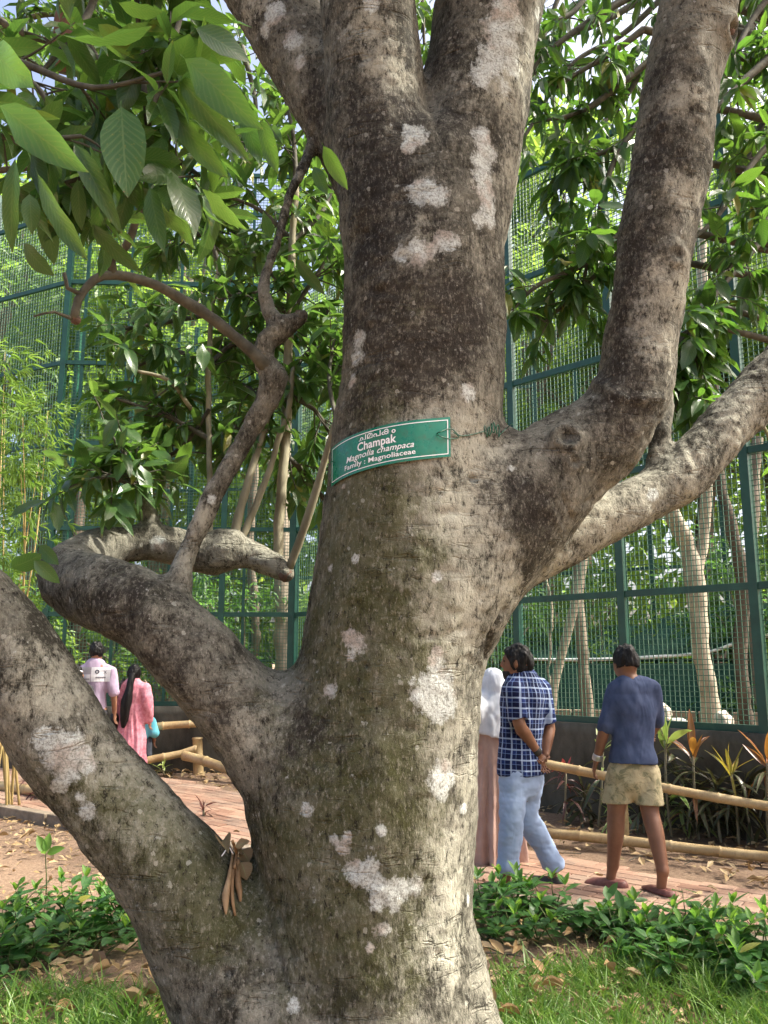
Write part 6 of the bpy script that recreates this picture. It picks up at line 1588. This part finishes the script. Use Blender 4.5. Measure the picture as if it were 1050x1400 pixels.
strip_mesh(PH1 - dm - lw / RX, PH1 - dm, -HH / 2 + m_ + lw, HH / 2 - m_ - lw, .0012, 2, 'border_line', PWHITE); strip_mesh(PH0 + dm, PH0 + dm + lw / RX, -HH / 2 + m_ + lw, HH / 2 - m_ - lw, .0012, 2, 'border_line', PWHITE)
PXT = [(topx(on_plate(a, zc_at(a)))[0], a) for a in np.linspace(PH0, PH1, 400)]; PXT.sort()
def px_phi(x): return float(np.interp(x, [q_[0] for q_ in PXT], [q_[1] for q_ in PXT]))
def lettering(txt, x0, x1, zc, size_h, shear=0.0, bold=.0, name='lettering', pieces=None):
    cu = bpy.data.curves.new('t', 'FONT'); cu.body = txt; cu.size = 1.0; cu.shear = shear; cu.offset = bold; cu.space_character = 1.02; cu.resolution_u = 3
    to = bpy.data.objects.new('t', cu); COL.objects.link(to); bpy.context.view_layer.update()
    me = bpy.data.meshes.new_from_object(to.evaluated_get(bpy.context.evaluated_depsgraph_get())); bpy.data.objects.remove(to); bpy.data.curves.remove(cu)
    co = np.array([v_.co[:] for v_ in me.vertices])
    if len(co) == 0: return None
    mn, mx = co.min(0), co.max(0); pa, pb = px_phi(x0), px_phi(x1)
    W_ = mx[0] - mn[0]; ky = size_h                     # metres per em
    for v_ in me.vertices:
        ph = pa + (pb - pa) * (v_.co.x - mn[0]) / W_; v_.co = on_plate(ph, zc_at(ph) + zc + v_.co.y * ky, .0022)
    me.materials.clear()
    return obj(name, me, sgn, mat=PWHITE)
lettering('ചമപകം', 491, 541, .041, .036, 0, .010)
lettering('Champak', 489, 542, .003, .046, 0, .022)
lettering('Magnolia champaca', 474, 566, -.0265, .034, .28, .010)
lettering('Family : Magnoliaceae', 472, 568, -.054, .0275, 0, .014)
# eyelets and green binding wire
WIREG = simple('binding_wire', (.008, .075, .040), (.02, .13, .07), 20, .35, 0, spec=.5)
def onbark(x, y, lift=.006):
    h_, n_, _ = hit(x, y); return (h_ + n_ * lift) if h_ is not None else P(x, y, 3.15)
def wire(pts, r, name='strand', par=None):
    c = catmull([tuple(p_) for p_ in pts], .006); mb = MB(); mb.tube([Vector(q_) for q_ in c], r, 6); return obj(name, mb.mesh(name, WIREG), par)
tw_ = empty('tie_wire', onbark(640, 592), 'green binding wire with a loose coil tying the name plate to the trunk', 'wire')
eye = on_plate(px_phi(601), zc_at(px_phi(601)) + .012, .004)
wire([eye + Vector((-.012, -.001, .002)), eye + Vector((0, -.012, .006)), onbark(615, 588, .012), onbark(628, 596, .008), onbark(645, 594, .006), onbark(660, 590, .008)], .0021, 'strand', tw_)
wire([eye + Vector((-.01, -.001, -.004)), eye + Vector((.004, -.01, -.012)), onbark(616, 601, .01), onbark(626, 598, .009), onbark(618, 592, .012)], .0021, 'strand', tw_)
cc_ = onbark(668, 589, .012); pts = []
for i in range(70):
    a = i / 70 * 2 * math.pi * 6; t = i / 70 - .5
    pts.append(cc_ + Vector((t * .075 + .004 * math.cos(a * 1.3), -.004 - .007 * math.cos(a), .022 * math.sin(a) + .01 * math.sin(t * 9))))
wire(pts, .0024, 'coil', tw_)
wire([pts[-1], onbark(690, 588, .014), onbark(700, 580, .012)], .0022, 'strand', tw_)
el_ = on_plate(px_phi(456), zc_at(px_phi(456)) + .01, .004); wire([el_ + Vector((.01, -.004, .0)), el_ + Vector((-.004, -.012, .004)), el_ + Vector((-.012, .01, .0))], .002, 'strand', tw_)
# dry leaf bundle caught in the crotch
DRYB = simple('dry_brown', (.15, .085, .038), (.32, .20, .10), 20, .7, .4, 60, .004)
DRYP = simple('dry_tan', (.22, .14, .07), (.36, .25, .14), 18, .7, .4, 50, .004)
DRY2 = leaf_mat('old_dry_leaf', (.13, .078, .036), (.25, .165, .085), (.2, .1, .04), .08, .6, True, (.07, .035, .018))
DB = [leaf_grid('old_leaf', DRY2, .42, .5, 1.1, .06, 6, seed=140), leaf_grid('old_leaf', DRY2, .38, -.4, .8, .08, 6, seed=141)]
bd = empty('dry_leaf_bundle', onbark(322, 1178), 'bundle of dry curled brown leaves and pods caught in the low crotch', 'dry leaves')
def pod(rows, mat, name, n=8, fl=None):
    c = catmull([(*onbark(x, y, lift), r * S(x, y, 3.3)) for x, y, r, lift in rows], .012); mb = MB(); mb.tube([Vector(q_) for q_ in c[:, :3]], list(c[:, 3]), n); obj(name, mb.mesh(name, mat), bd)
pod([(312, 1170, 1.5, .02), (308, 1200, 3, .018), (306, 1225, 5, .014), (307, 1240, 3.5, .012), (308, 1250, 1, .01)], DRYP, 'curled_leaf')
pod([(316, 1165, 2, .03), (312, 1200, 2.5, .022), (315, 1232, 2.5, .016), (320, 1252, 1.5, .01)], DRYB, 'curled_leaf')
pod([(316, 1180, 3, .03), (320, 1205, 4.5, .022), (324, 1222, 4, .018), (326, 1234, 1.5, .014)], DRYB, 'curled_leaf')
pod([(318, 1150, 2, .035), (314, 1175, 2.5, .035), (311, 1192, 2, .03)], DRYB, 'stalk')
for (xa, ya), (xb, yb), w_, lf in (((314, 1168), (345, 1186), 15, .045), ((316, 1182), (338, 1208), 14, .04), ((311, 1176), (326, 1180), 10, .055), ((292, 1160), (312, 1150), 13, .03), ((320, 1158), (342, 1152), 9, .03)):
    a, bq = onbark(xa, ya, lf), onbark(xb, yb, lf * .6); d = bq - a; L = d.length
    leaf_obj(bd, DB[0 if w_ > 10 else 1], a, d, Vector((.25, -.7, .7)), L, 1.5 * w_ * S(xa, ya, 3.3) / (L * .40), 'leaf')
rg_ = wire([onbark(299, 1175, .02), onbark(306, 1171, .04), onbark(313, 1177, .03)], .0025, 'string', bd); rg_.data.materials[0] = PWHITE
